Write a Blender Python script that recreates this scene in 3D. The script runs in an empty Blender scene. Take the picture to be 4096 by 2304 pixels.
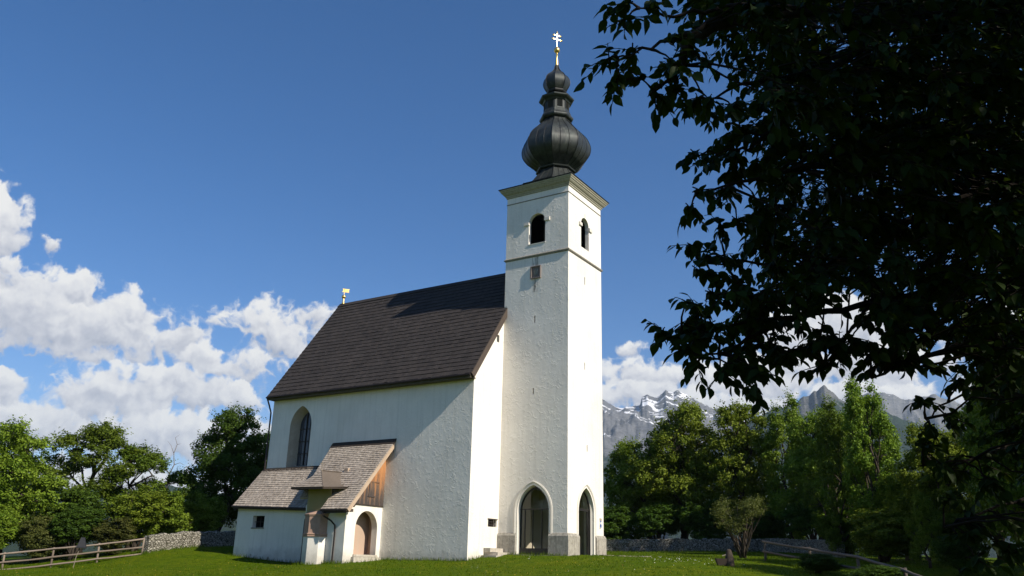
import bpy, bmesh, math, random
import numpy as np
from mathutils import Vector, Matrix, noise
from mathutils.geometry import tessellate_polygon

# ------------------------------------------------------------------ camera, sky, sun, exposure
scene = bpy.context.scene
COL = scene.collection
CAM = Vector((28.641, -40.643, -0.107))
yaw, pitch, roll = math.radians(122.677), math.radians(18.40), math.radians(1.477)
fwd = Vector((math.cos(yaw) * math.cos(pitch), math.sin(yaw) * math.cos(pitch), math.sin(pitch)))
rt0 = Vector((math.sin(yaw), -math.cos(yaw), 0))
up0 = rt0.cross(fwd)
rt = rt0 * math.cos(roll) + up0 * math.sin(roll)
up = up0 * math.cos(roll) - rt0 * math.sin(roll)
cd = bpy.data.cameras.new("camera")
cd.lens = 29.15; cd.sensor_width = 36.0; cd.clip_start = 0.1; cd.clip_end = 40000
cam = bpy.data.objects.new("camera", cd); COL.objects.link(cam)
cam.matrix_world = Matrix(((rt.x, up.x, -fwd.x, CAM.x), (rt.y, up.y, -fwd.y, CAM.y), (rt.z, up.z, -fwd.z, CAM.z), (0, 0, 0, 1)))
scene.camera = cam

SUN = Vector((1.0, -0.110, 0.767)).normalized()
SUN_EL = math.asin(SUN.z); SUN_ROT = math.atan2(SUN.x, SUN.y)
sl = bpy.data.lights.new("sun", "SUN"); sl.energy = 5.0; sl.angle = math.radians(0.53); sl.color = (1.0, 0.93, 0.80)
so = bpy.data.objects.new("sun", sl); COL.objects.link(so)
so.rotation_euler = SUN.to_track_quat("Z", "Y").to_euler(); so.location = (60, -20, 60)

scene.view_settings.view_transform = "Standard"; scene.view_settings.look = "None"
scene.view_settings.gamma = 1.0; scene.view_settings.use_curve_mapping = False
scene.view_settings.exposure = 0.45
scene.render.engine = "CYCLES"
scene.cycles.use_denoising = True
scene.cycles.max_bounces = 6; scene.cycles.transparent_max_bounces = 12; scene.cycles.volume_bounces = 0

world = bpy.data.worlds.new("World"); scene.world = world; world.use_nodes = True

class NT:
    """small helper for building node trees"""
    def __init__(s, nt): s.nt = nt; s.nt.nodes.clear()
    def n(s, typ, **kw):
        nd = s.nt.nodes.new(typ)
        for k, v in kw.items(): setattr(nd, k, v)
        return nd
    def l(s, a, b): s.nt.links.new(a, b)
    def put(s, sock, v):
        if isinstance(v, bpy.types.NodeSocket): s.l(v, sock)
        else: sock.default_value = v
    def math(s, op, a, b=0.0, c=None, clamp=False):
        nd = s.n("ShaderNodeMath", operation=op, use_clamp=clamp)
        s.put(nd.inputs[0], a); s.put(nd.inputs[1], b)
        if c is not None: s.put(nd.inputs[2], c)
        return nd.outputs[0]
    def vmath(s, op, a, b=(0, 0, 0), scale=None):
        nd = s.n("ShaderNodeVectorMath", operation=op)
        s.put(nd.inputs[0], a); s.put(nd.inputs[1], b)
        if scale is not None: s.put(nd.inputs[3], scale)
        return nd.outputs[1] if op in ("LENGTH", "DOT_PRODUCT", "DISTANCE") else nd.outputs[0]
    def noise(s, vec, scale, detail=4, rough=0.55, dist=0.0, dims="3D"):
        nd = s.n("ShaderNodeTexNoise", noise_dimensions=dims)
        if vec is not None: s.l(vec, nd.inputs["Vector"])
        nd.inputs["Scale"].default_value = scale; nd.inputs["Detail"].default_value = detail
        nd.inputs["Roughness"].default_value = rough; nd.inputs["Distortion"].default_value = dist
        return nd.outputs["Fac"]
    def voro(s, vec, scale, feature="F1", rand=1.0, out="Distance"):
        nd = s.n("ShaderNodeTexVoronoi", feature=feature)
        if vec is not None: s.l(vec, nd.inputs["Vector"])
        nd.inputs["Scale"].default_value = scale; nd.inputs["Randomness"].default_value = rand
        return nd.outputs[out]
    def ramp(s, fac, stops, interp="LINEAR"):
        nd = s.n("ShaderNodeValToRGB"); cr = nd.color_ramp; cr.interpolation = interp
        while len(cr.elements) < len(stops): cr.elements.new(0.5)
        for e, (p, c) in zip(cr.elements, stops):
            e.position = p; e.color = (c, c, c, 1) if isinstance(c, (int, float)) else (*c, 1)
        s.put(nd.inputs[0], fac); return nd.outputs[0]
    def mix(s, fac, a, b, blend="MIX"):
        nd = s.n("ShaderNodeMix", data_type="RGBA", blend_type=blend)
        s.put(nd.inputs[0], fac)
        for i, v in ((6, a), (7, b)):
            if isinstance(v, tuple): v = (*v, 1)[:4]
            s.put(nd.inputs[i], v)
        return nd.outputs[2]
    def coord(s, out="Object"): return s.n("ShaderNodeTexCoord").outputs[out]
    def mapping(s, vec, loc=(0, 0, 0), rot=(0, 0, 0), scale=(1, 1, 1)):
        nd = s.n("ShaderNodeMapping"); s.l(vec, nd.inputs[0])
        nd.inputs[1].default_value = loc; nd.inputs[2].default_value = rot; nd.inputs[3].default_value = scale
        return nd.outputs[0]

# ---- world: Nishita sky with cumulus placed by compass direction
def build_world():
    t = NT(world.node_tree)
    sky = t.n("ShaderNodeTexSky", sky_type="NISHITA"); sky.sun_disc = False
    sky.sun_elevation = SUN_EL; sky.sun_rotation = SUN_ROT
    sky.altitude = 600; sky.air_density = 1.0; sky.dust_density = 0.45; sky.ozone_density = 3.0
    bg = t.n("ShaderNodeBackground"); bg.inputs["Strength"].default_value = 0.088
    d = t.coord("Generated")
    sep = t.n("ShaderNodeSeparateXYZ"); t.l(d, sep.inputs[0])
    az = t.math("MULTIPLY", t.math("ARCTAN2", sep.outputs[1], sep.outputs[0]), 57.2958)
    el = t.math("MULTIPLY", t.math("ARCSINE", sep.outputs[2]), 57.2958)
    cx = t.n("ShaderNodeCombineXYZ"); t.l(az, cx.inputs[0]); t.l(el, cx.inputs[1])
    p = cx.outputs[0]
    wv = t.n("ShaderNodeTexNoise", noise_dimensions="2D"); t.l(p, wv.inputs["Vector"])
    wv.inputs["Scale"].default_value = 0.45; wv.inputs["Detail"].default_value = 5; wv.inputs["Roughness"].default_value = 0.6
    warp = t.vmath("SCALE", t.vmath("SUBTRACT", wv.outputs["Color"], (0.5, 0.5, 0.5)), scale=2.0)
    pw = t.vmath("ADD", p, warp)
    blobs = BLOBS
    dens = None; vert = None
    for (a, e, ra, re_, wgt) in blobs:
        q = t.mapping(pw, loc=(-a / ra, -e / re_, 0), scale=(1 / ra, 1 / re_, 0))
        di = t.math("MULTIPLY", t.math("SUBTRACT", 1.0, t.vmath("LENGTH", q)), wgt)
        sp = t.n("ShaderNodeSeparateXYZ"); t.l(q, sp.inputs[0])
        if dens is None: dens, vert = di, sp.outputs[1]
        else:
            gt = t.math("MULTIPLY", t.math("ADD", t.math("SUBTRACT", di, dens), 0.12), 4.2, clamp=True)
            mf = t.n("ShaderNodeMix"); t.put(mf.inputs[0], gt); t.put(mf.inputs[2], vert); t.put(mf.inputs[3], sp.outputs[1])
            vert = mf.outputs[0]
            dens = t.math("SMOOTH_MAX", dens, di, 0.15)
    def fbm(vec, det=9):
        b = t.noise(vec, 0.34, det, 0.55, 0.0, "2D")
        bl = t.math("SUBTRACT", 1.0, t.math("ABSOLUTE", t.math("MULTIPLY", t.math("SUBTRACT", t.noise(vec, 0.62, min(det, 4), 0.5, 0.2, "2D"), 0.5), 3.2)))
        return t.math("ADD", t.math("MULTIPLY", b, 0.72), t.math("MULTIPLY", bl, 0.28))
    pwn = t.vmath("ADD", p, t.vmath("SCALE", warp, scale=0.35))
    f0 = fbm(pwn); g0 = fbm(pwn, 5); f1 = fbm(t.vmath("ADD", pwn, (-0.42, 0.60, 0)), 5)
    den = t.math("ADD", t.math("MULTIPLY", dens, 1.25), t.math("MULTIPLY", t.math("SUBTRACT", f0, 0.555), 2.5))
    mr = t.n("ShaderNodeMapRange", interpolation_type="SMOOTHSTEP"); t.put(mr.inputs[0], den)
    mr.inputs[1].default_value = 0.0; mr.inputs[2].default_value = 0.46
    # thin cloud at the lower rims, firmer edges on top
    alpha = t.math("MULTIPLY", mr.outputs[0], 0.97)
    lit = t.math("ADD", t.math("MULTIPLY", t.math("SUBTRACT", g0, f1), 1.45), t.math("ADD", t.math("MULTIPLY", vert, 0.50), 0.66))
    lit = t.math("SUBTRACT", lit, t.math("MULTIPLY", t.math("MAXIMUM", den, 0.0), 0.10), clamp=True)
    ccol = t.ramp(lit, [(0.0, (0.47, 0.50, 0.58)), (0.35, (0.64, 0.655, 0.71)), (0.7, (0.86, 0.86, 0.87)), (1.0, (0.99, 0.98, 0.95))])
    hs = t.n("ShaderNodeHueSaturation"); hs.inputs["Saturation"].default_value = 1.30; hs.inputs["Value"].default_value = 1.0
    t.l(sky.outputs[0], hs.inputs["Color"])
    cs = t.vmath("SCALE", ccol, scale=7.9)
    skc = t.vmath("MULTIPLY", hs.outputs[0], (1.10, 0.965, 1.04))
    col = t.mix(alpha, skc, cs)
    t.l(col, bg.inputs["Color"])
    out = t.n("ShaderNodeOutputWorld"); t.l(bg.outputs[0], out.inputs[0])
BLOBS = [(156.6,18.4,1.9,2.6,1.0),(155.4,16.1,1.5,.9,.8),(153.4,18.1,.9,.5,.55),(156.5,15.4,4.2,1.6,1.0),(154.2,14.2,4.8,2.6,1.0),(151.3,15.4,1.7,1.5,1.0),
 (150.1,13.3,7.6,2.2,1.05),(148.0,14.3,1.4,1.5,1.0),(145.3,13.4,2.2,1.3,1.0),(142.2,12.0,4.2,1.4,.62),(138.9,14.5,4.8,1.7,.62),(136.9,15.4,2.4,1.3,.62),
 (148.4,9.2,4.4,2.1,1.0),(144.5,10.2,3.7,1.9,1.0),(141.0,9.7,1.5,1.4,1.0),(144.4,7.2,9,2.0,.9),(154,8.9,1.3,1.6,.9),(152.6,7.2,4.2,1.8,1.0),(139.7,6.4,5.2,1.8,.9),(148,3.6,14,2.0,.7),
 (114.4,14.4,1.2,.45,.5),(113.6,12.6,2.8,1.3,.7),(110.8,12.2,3.0,1.2,.7),(106.2,12.2,5.6,2.0,.95),(101.2,15.3,5.2,2.3,1.0),(98.4,12.7,6.0,2.0,1.0),(113,11.2,4.2,1.4,.8),(108.5,10.4,6,1.6,.8),(99,10.6,7,1.6,.8),
 (86,14,7,3,.9),(170,12,8,3,1.0),(185,10,10,4,1.0),(60,12,12,4,.9)]
build_world()

# ------------------------------------------------------------------ helpers
def tag(o, label=None, cat=None, group=None, kind=None):
    for k, v in (("label", label), ("category", cat), ("group", group), ("kind", kind)):
        if v: o[k] = v
    return o
def empty(name, loc, label, cat, group=None, rz=0.0):
    o = bpy.data.objects.new(name, None); COL.objects.link(o); o.location = loc; o.rotation_euler = (0, 0, rz)
    o.empty_display_size = 0.3
    return tag(o, label, cat, group)

class MB:
    """collects polygons into ONE mesh object"""
    def __init__(s): s.v = []; s.f = []; s.t = []; s.tone = 0.5
    def face(s, pts, tone=None):
        b = len(s.v); s.v += [tuple(p) for p in pts]; s.f.append(tuple(range(b, b + len(pts)))); s.t.append(s.tone if tone is None else tone)
    def mesh(s, pts, faces, tone=None):
        b = len(s.v); s.v += [tuple(p) for p in pts]
        for f in faces: s.f.append(tuple(b + i for i in f)); s.t.append(s.tone if tone is None else tone)
    def box(s, a, b, tone=None):
        (x0, y0, z0), (x1, y1, z1) = a, b
        s.mesh([(x0, y0, z0), (x1, y0, z0), (x1, y1, z0), (x0, y1, z0), (x0, y0, z1), (x1, y0, z1), (x1, y1, z1), (x0, y1, z1)],
               [(0, 3, 2, 1), (4, 5, 6, 7), (0, 1, 5, 4), (1, 2, 6, 5), (2, 3, 7, 6), (3, 0, 4, 7)], tone)
    def hexa(s, p, tone=None):   # eight corners: bottom ring, top ring
        s.mesh(p, [(0, 3, 2, 1), (4, 5, 6, 7), (0, 1, 5, 4), (1, 2, 6, 5), (2, 3, 7, 6), (3, 0, 4, 7)], tone)
    def bar(s, a, b, w, h, upv=(0, 0, 1), tone=None):   # rectangular bar from a to b
        a = Vector(a); b = Vector(b); d = (b - a).normalized(); u = Vector(upv); sd = d.cross(u)
        if sd.length < 1e-4: sd = d.cross(Vector((1, 0, 0)))
        sd.normalize(); u = sd.cross(d); x = sd * (w / 2); y = u * (h / 2)
        s.hexa([a - x - y, a + x - y, b + x - y, b - x - y, a - x + y, a + x + y, b + x + y, b - x + y], tone)
    def tube(s, pts, rad, n=8, tone=None, caps=True):
        pts = [Vector(p) for p in pts]
        if isinstance(rad, (int, float)): rad = [rad] * len(pts)
        rings = []; ref = None
        for i, p in enumerate(pts):
            d = (pts[min(i + 1, len(pts) - 1)] - pts[max(i - 1, 0)]).normalized()
            if ref is None:
                ref = d.cross(Vector((0, 0, 1)))
                if ref.length < 0.1: ref = d.cross(Vector((1, 0, 0)))
            ref = (ref - d * ref.dot(d)); ref.normalize(); b = d.cross(ref)
            rings.append([p + (ref * math.cos(2 * math.pi * k / n) + b * math.sin(2 * math.pi * k / n)) * rad[i] for k in range(n)])
        V = [q for r in rings for q in r]; F = []
        for i in range(len(pts) - 1):
            for k in range(n): F.append((i * n + k, i * n + (k + 1) % n, (i + 1) * n + (k + 1) % n, (i + 1) * n + k))
        if caps: F.append(tuple(range(n - 1, -1, -1))); F.append(tuple((len(pts) - 1) * n + k for k in range(n)))
        s.mesh(V, F, tone)
    def lathe(s, c, prof, n=24, phase=0.0, split=False, tone=None):   # prof: (radius, z); split: sharp arrises
        cx, cy = c
        if split:
            for k in range(n):
                a0 = phase + 2 * math.pi * k / n; a1 = phase + 2 * math.pi * (k + 1) / n; V = []; F = []
                for r, z in prof: V += [(cx + r * math.cos(a0), cy + r * math.sin(a0), z), (cx + r * math.cos(a1), cy + r * math.sin(a1), z)]
                for i in range(len(prof) - 1): F.append((2 * i, 2 * i + 1, 2 * i + 3, 2 * i + 2))
                s.mesh(V, F, tone)
        else:
            V = []; F = []
            for r, z in prof:
                for k in range(n):
                    a = phase + 2 * math.pi * k / n; V.append((cx + r * math.cos(a), cy + r * math.sin(a), z))
            for i in range(len(prof) - 1):
                for k in range(n): F.append((i * n + k, i * n + (k + 1) % n, (i + 1) * n + (k + 1) % n, (i + 1) * n + k))
            F.append(tuple(range(n - 1, -1, -1))); F.append(tuple((len(prof) - 1) * n + k for k in range(n)))
            s.mesh(V, F, tone)
    def ball(s, c, r, n=16, m=10, sz=1.0):
        s.lathe((c[0], c[1]), [(max(1e-3, r * math.sin(math.pi * i / m)), c[2] - r * sz * math.cos(math.pi * i / m)) for i in range(m + 1)], n)
    def ring(s, prof, rect):   # mitred sweep of profile (outset, z) round a rectangle
        x0, y0, x1, y1 = rect; V = []; F = []
        for o, z in prof: V += [(x0 - o, y0 - o, z), (x1 + o, y0 - o, z), (x1 + o, y1 + o, z), (x0 - o, y1 + o, z)]
        for i in range(len(prof) - 1):
            for k in range(4): F.append((4 * i + k, 4 * i + (k + 1) % 4, 4 * i + 4 + (k + 1) % 4, 4 * i + 4 + k))
        s.mesh(V, F)
    def wall(s, outer, holes, to3, depth=0.0, tone=None):
        """flat wall with openings; to3(u, v, d) maps wall coordinates to space, d is depth into the wall"""
        loops = [[Vector((u, v, 0)) for u, v in outer]] + [[Vector((u, v, 0)) for u, v in h] for h, dd in holes]
        allp = [p for l in loops for p in l]
        tr = tessellate_polygon(loops)
        s.mesh([to3(p.x, p.y, 0) for p in allp], [tuple(x) for x in tr], tone)
        for h, dd in holes:
            n = len(h)
            for i in range(n):
                (u0, v0), (u1, v1) = h[i], h[(i + 1) % n]
                s.face([to3(u0, v0, 0), to3(u1, v1, 0), to3(u1, v1, dd), to3(u0, v0, dd)], tone)
    def build(s, name, m, parent=None, smooth=False, merge=False):
        me = bpy.data.meshes.new(name); me.from_pydata(s.v, [], s.f); me.update()
        at = me.attributes.new("tone", "FLOAT", "FACE"); at.data.foreach_set("value", s.t)
        if merge:
            bm = bmesh.new(); bm.from_mesh(me); bmesh.ops.remove_doubles(bm, verts=bm.verts, dist=1e-4)
            bmesh.ops.recalc_face_normals(bm, faces=bm.faces); bm.to_mesh(me); bm.free()
        if smooth: me.polygons.foreach_set("use_smooth", [True] * len(me.polygons))
        me.materials.append(m)
        o = bpy.data.objects.new(name, me); COL.objects.link(o)
        if parent: o.parent = parent
        return o

def fast_mesh(name, V, F, k, tone=None, mats=None, smooth=False):
    """big uniform-face mesh from numpy arrays"""
    me = bpy.data.meshes.new(name); nf = len(F)
    me.vertices.add(len(V)); me.vertices.foreach_set("co", np.asarray(V, dtype=np.float32).ravel())
    me.loops.add(nf * k); me.loops.foreach_set("vertex_index", np.asarray(F, dtype=np.int32).ravel())
    me.polygons.add(nf); me.polygons.foreach_set("loop_start", np.arange(0, nf * k, k, dtype=np.int32))
    me.polygons.foreach_set("loop_total", np.full(nf, k, dtype=np.int32))
    if smooth: me.polygons.foreach_set("use_smooth", np.ones(nf, dtype=bool))
    if tone is not None:
        at = me.attributes.new("tone", "FLOAT", "FACE"); at.data.foreach_set("value", np.asarray(tone, dtype=np.float32))
    me.update(calc_edges=True); me.validate()
    if mats: me.materials.append(mats)
    return me
def link(name, me, parent=None):
    o = bpy.data.objects.new(name, me); COL.objects.link(o)
    if parent: o.parent = parent
    return o

def arch(c, w, zs, za, n=14):
    """pointed arch outline from right springing over the apex to the left springing"""
    h = za - zs; k = (h * h - w * w) / (2 * w); r = w + k
    R_ = [(c - k + r * math.cos(a), zs + r * math.sin(a)) for a in [i / n * math.acos(k / r) for i in range(n + 1)]]
    return R_ + [(2 * c - x, z) for x, z in reversed(R_[:-1])]
def arch_hole(c, w, zb, zs, za, n=14): return [(c - w, zb), (c + w, zb)] + arch(c, w, zs, za, n)
def round_hole(c, w, zb, zs, n=12, k=1.0):
    return [(c - w, zb), (c + w, zb)] + [(c + w * math.cos(math.pi * i / n), zs + w * k * math.sin(math.pi * i / n)) for i in range(n + 1)]
def rect_hole(a, b, c, d): return [(a, c), (b, c), (b, d), (a, d)]

# ------------------------------------------------------------------ materials
def new_mat(name):
    m = bpy.data.materials.new(name); m.use_nodes = True; return m, NT(m.node_tree)
def finish(t, col, rough=0.8, bump=None, bstr=0.5, bdist=0.02, metal=0.0, spec=0.3):
    p = t.n("ShaderNodeBsdfPrincipled"); t.put(p.inputs["Base Color"], (*col, 1) if isinstance(col, tuple) else col)
    t.put(p.inputs["Roughness"], rough); p.inputs["Metallic"].default_value = metal
    p.inputs["Specular IOR Level"].default_value = spec
    if bump is not None:
        b = t.n("ShaderNodeBump"); b.inputs["Strength"].default_value = bstr; b.inputs["Distance"].default_value = bdist
        t.l(bump, b.inputs["Height"]); t.l(b.outputs[0], p.inputs["Normal"])
    o = t.n("ShaderNodeOutputMaterial"); t.l(p.outputs[0], o.inputs[0]); return p
def tone_attr(t):
    a = t.n("ShaderNodeAttribute"); a.attribute_name = "tone"; return a.outputs["Fac"]

def plaster(name, col, grime=True, stain=None, bd=0.03):
    m, t = new_mat(name); c = t.coord()
    big = t.noise(c, 0.35, 5, 0.6); mid = t.noise(c, 1.7, 6, 0.65, 1.2)
    r1 = t.math("ABSOLUTE", t.math("SUBTRACT", t.noise(c, 2.6, 3, 0.6, 0.5), 0.5))
    ridge = t.math("SUBTRACT", 1.0, t.math("MULTIPLY", r1, 14.0), clamp=True)
    fine = t.noise(c, 14, 5, 0.65)
    patch = t.ramp(t.noise(c, 2.1, 4, 0.6), [(0.46, 0.0), (0.62, 1.0)])
    h = t.math("ADD", t.math("MULTIPLY", mid, 0.75), t.math("MULTIPLY", t.math("MULTIPLY", ridge, patch), 0.50))
    h = t.math("ADD", h, t.math("MULTIPLY", fine, 0.14))
    dk = tuple(x * 0.86 for x in col); br = (col[0] * 0.80, col[1] * 0.76, col[2] * 0.66)
    k = t.mix(t.ramp(big, [(0.35, 0.0), (0.7, 1.0)]), col, dk)
    k = t.mix(t.math("MULTIPLY", t.ramp(mid, [(0.6, 0.0), (0.8, 1.0)]), 0.35), k, br)
    stk = t.noise(t.mapping(c, scale=(3.2, 3.2, 0.16)), 1.3, 5, 0.65)
    k = t.mix(t.math("MULTIPLY", t.ramp(stk, [(0.5, 0.0), (0.72, 1.0)]), 0.24), k, (0.40, 0.375, 0.31))
    if grime:   # damp and splashed earth along the foot of the wall, uneven
        sp = t.n("ShaderNodeSeparateXYZ"); t.l(c, sp.inputs[0])
        g = t.math("SUBTRACT", t.math("MULTIPLY", t.noise(c, 1.6, 5, 0.7), 1.5), t.math("ADD", sp.outputs[2], 0.15))
        k = t.mix(t.math("MULTIPLY", t.ramp(g, [(0.0, 0.0), (0.7, 1.0)]), 0.55), k, (0.36, 0.33, 0.27))
    if stain:
        for (x0, x1, z0, z1) in stain:
            sp = t.n("ShaderNodeSeparateXYZ"); t.l(c, sp.inputs[0])
            ax_ = t.math("SUBTRACT", 1.0, t.math("ABSOLUTE", t.math("DIVIDE", t.math("SUBTRACT", sp.outputs[0], (x0 + x1) / 2), (x1 - x0) / 2)), clamp=True)
            az_ = t.math("SUBTRACT", 1.0, t.math("ABSOLUTE", t.math("DIVIDE", t.math("SUBTRACT", sp.outputs[2], (z0 + z1) / 2), (z1 - z0) / 2)), clamp=True)
            st = t.noise(t.mapping(c, scale=(9, 9, 1.2)), 1.0, 4, 0.6)
            f = t.math("MULTIPLY", t.math("MULTIPLY", t.ramp(ax_, [(0, 0.0), (0.5, 1.0)]), t.ramp(az_, [(0, 0.0), (0.2, 1.0)])), t.ramp(st, [(0.38, 0.0), (0.6, 1.0)]))
            k = t.mix(t.math("MULTIPLY", f, 0.85), k, (0.10, 0.095, 0.085))
    finish(t, k, 0.92, h, 0.55, bd, spec=0.15); return m
M = {}
M["plaster"] = plaster("white_plaster", (0.815, 0.768, 0.695))
M["tower_plaster"] = plaster("tower_plaster", (0.815, 0.768, 0.695), stain=[(2.0, 2.62, 18.4, 19.35), (2.1, 2.6, 16.6, 17.6)])
M["smooth_plaster"] = plaster("smooth_plaster", (0.805, 0.76, 0.69), bd=0.008)
M["pink_plaster"] = plaster("pink_plaster", (0.50, 0.36, 0.27), grime=False, bd=0.006)
M["trim"] = plaster("lime_trim", (0.66, 0.62, 0.55), grime=False, bd=0.008)
M["mural"] = plaster("ochre_mural", (0.30, 0.26, 0.12), grime=False, bd=0.006)
M["inside"] = plaster("inside_plaster", (0.58, 0.51, 0.41), grime=False, bd=0.008)

def stone(name, c1, c2, scale=6.0, bd=0.02, dark=0.35):
    m, t = new_mat(name); c = t.coord()
    a = t.noise(c, scale, 8, 0.7, 0.6); b = t.noise(c, scale * 4, 5, 0.7); s_ = t.noise(t.mapping(c, scale=(5, 5, 0.7)), 1.2, 4, 0.6)
    k = t.mix(t.ramp(a, [(0.3, 0.0), (0.7, 1.0)]), c1, c2)
    k = t.mix(t.math("MULTIPLY", t.ramp(s_, [(0.5, 0.0), (0.62, 1.0)]), dark), k, tuple(x * 0.35 for x in c1))
    k = t.mix(t.math("MULTIPLY", t.ramp(b, [(0.55, 0.0), (0.75, 1.0)]), 0.5), k, tuple(x * 0.5 for x in c2))
    finish(t, k, 0.9, t.math("ADD", a, t.math("MULTIPLY", b, 0.4)), 0.7, bd, spec=0.2); return m
M["plinth"] = stone("plinth_stone", (0.22, 0.20, 0.17), (0.44, 0.41, 0.35), 5)
M["sandstone"] = stone("sandstone", (0.30, 0.26, 0.20), (0.38, 0.34, 0.27), 3, 0.006, 0.15)
M["pink_stone"] = stone("pink_marble", (0.36, 0.23, 0.17), (0.44, 0.29, 0.22), 4, 0.004, 0.1)
M["cornice"] = stone("cornice_paint", (0.34, 0.32, 0.24), (0.40, 0.37, 0.29), 2, 0.003, 0.2)
M["string"] = stone("string_stone", (0.20, 0.18, 0.15), (0.30, 0.28, 0.23), 6, 0.008, 0.3)
M["flag"] = stone("flag_stone", (0.20, 0.175, 0.13), (0.32, 0.28, 0.22), 4, 0.015, 0.25)
M["step"] = stone("step_stone", (0.36, 0.32, 0.26), (0.52, 0.48, 0.41), 4, 0.015, 0.25)
M["relief"] = stone("relief_stone", (0.16, 0.13, 0.12), (0.24, 0.20, 0.18), 9, 0.01, 0.2)

def rubble(name, light, joint, scale):
    m, t = new_mat(name); c = t.coord()
    q = t.vmath("ADD", t.mapping(c, scale=(1, 1, 2.0)), t.vmath("SCALE", t.vmath("SUBTRACT", (lambda n_: (t.l(c, n_.inputs[0]), n_.outputs["Color"])[1])(t.n("ShaderNodeTexNoise")), (0.5, 0.5, 0.5)), scale=0.12))
    e = t.voro(q, scale, "DISTANCE_TO_EDGE"); idc = t.voro(q, scale, "F1", out="Color")
    sp = t.n("ShaderNodeSeparateColor"); t.l(idc, sp.inputs[0])
    n1 = t.noise(c, 9, 6, 0.7)
    k = t.mix(sp.outputs[0], tuple(x * 0.55 for x in light), light)
    k = t.mix(t.ramp(n1, [(0.45, 0.0), (0.7, 1.0)]), k, tuple(x * 0.5 for x in light))
    k = t.mix(t.ramp(e, [(0.03, 1.0), (0.11, 0.0)]), k, joint)
    h = t.math("ADD", t.ramp(e, [(0.0, 0.0), (0.16, 1.0)]), t.math("MULTIPLY", n1, 0.3))
    finish(t, k, 0.92, h, 0.9, 0.06, spec=0.15); return m
M["rubble"] = rubble("rubble_stone", (0.43, 0.395, 0.33), (0.06, 0.055, 0.035), 4.2)

def shingle(name, c_lo, c_hi, streak, rough=0.8, spec=0.2):
    m, t = new_mat(name); c = t.coord(); tn = tone_attr(t)
    g = t.noise(t.mapping(c, scale=(14, 2.5, 2.5)), 2.0, 4, 0.7); b = t.noise(c, 0.5, 4, 0.6)
    k = t.mix(tn, c_lo, c_hi)
    k = t.mix(t.math("MULTIPLY", t.ramp(g, [(0.45, 0.0), (0.75, 1.0)]), 0.5), k, streak)
    k = t.mix(t.math("MULTIPLY", t.ramp(b, [(0.4, 0.0), (0.7, 1.0)]), 0.4), k, tuple(x * 0.6 for x in c_lo))
    finish(t, k, rough, g, 0.4, 0.01, spec=spec); return m
M["dark_shingle"] = shingle("dark_shingle", (0.032, 0.027, 0.025), (0.050, 0.041, 0.037), (0.070, 0.062, 0.057))
M["grey_shingle"] = shingle("grey_shingle", (0.25, 0.205, 0.165), (0.46, 0.39, 0.325), (0.54, 0.475, 0.40))
M["lead"] = shingle("lead_sheet", (0.115, 0.092, 0.074), (0.15, 0.122, 0.10), (0.18, 0.15, 0.125))
M["dark_wood"] = shingle("dark_wood", (0.035, 0.026, 0.020), (0.06, 0.045, 0.034), (0.05, 0.04, 0.03))
M["pale_wood"] = shingle("pale_wood", (0.42, 0.31, 0.22), (0.5, 0.38, 0.28), (0.3, 0.22, 0.16))
M["verge_wood"] = shingle("verge_wood", (0.07, 0.053, 0.043), (0.10, 0.077, 0.063), (0.07, 0.05, 0.04))

def boards():
    m, t = new_mat("weathered_boards"); c = t.coord(); tn = tone_attr(t)
    sp = t.n("ShaderNodeSeparateXYZ"); t.l(c, sp.inputs[0])
    g = t.noise(t.mapping(c, scale=(1, 9, 0.9)), 2.2, 6, 0.7)
    hgt = t.math("ADD", t.math("MULTIPLY", t.math("SUBTRACT", sp.outputs[2], 3.2), 0.42), t.math("ADD", t.math("MULTIPLY", t.math("SUBTRACT", g, 0.5), 1.5), t.math("MULTIPLY", t.math("SUBTRACT", tn, 0.5), 0.5)))
    k = t.ramp(hgt, [(0.0, (0.055, 0.045, 0.042)), (0.3, (0.13, 0.085, 0.06)), (0.55, (0.27, 0.13, 0.06)), (0.9, (0.42, 0.19, 0.075))])
    finish(t, k, 0.75, g, 0.5, 0.008); return m
M["boards"] = boards()

def dome_metal():
    m, t = new_mat("dome_sheet"); c = t.coord()
    a = t.noise(t.mapping(c, scale=(1.6, 1.6, 0.5)), 1.6, 6, 0.65); b = t.noise(t.mapping(c, scale=(5, 5, 0.8)), 1.5, 5, 0.7)
    k = t.mix(t.ramp(a, [(0.35, 0.0), (0.7, 1.0)]), (0.020, 0.022, 0.022), (0.050, 0.058, 0.052))
    k = t.mix(t.math("MULTIPLY", t.ramp(b, [(0.56, 0.0), (0.72, 1.0)]), 0.45), k, (0.15, 0.15, 0.13))
    r = t.math("ADD", t.math("MULTIPLY", b, 0.25), 0.36)
    finish(t, k, r, a, 0.25, 0.03, metal=0.35, spec=0.5); return m
M["dome"] = dome_metal()
def plain(name, col, rough=0.6, metal=0.0, spec=0.4, var=0.25, scale=8):
    m, t = new_mat(name); n_ = t.noise(t.coord(), scale, 5, 0.65)
    k = t.mix(t.ramp(n_, [(0.3, 0.0), (0.75, 1.0)]), col, tuple(x * (1 - var) for x in col))
    finish(t, k, rough, n_, 0.2, 0.004, metal=metal, spec=spec); return m
M["gold"] = plain("gilded_metal", (0.90, 0.62, 0.22), 0.40, 1.0, 0.5, 0.1)
M["seam"] = plain("seam_metal", (0.015, 0.015, 0.015), 0.5, 0.3)
M["louver"] = plain("louver_wood", (0.055, 0.052, 0.045), 0.8)
M["soffit"] = plain("soffit_board", (0.10, 0.085, 0.06), 0.85, var=0.5, scale=3)
M["gutter"] = plain("gutter_metal", (0.035, 0.025, 0.022), 0.5, 0.3)
M["steel"] = plain("steel_frame", (0.045, 0.042, 0.04), 0.45, 0.5)
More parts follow.
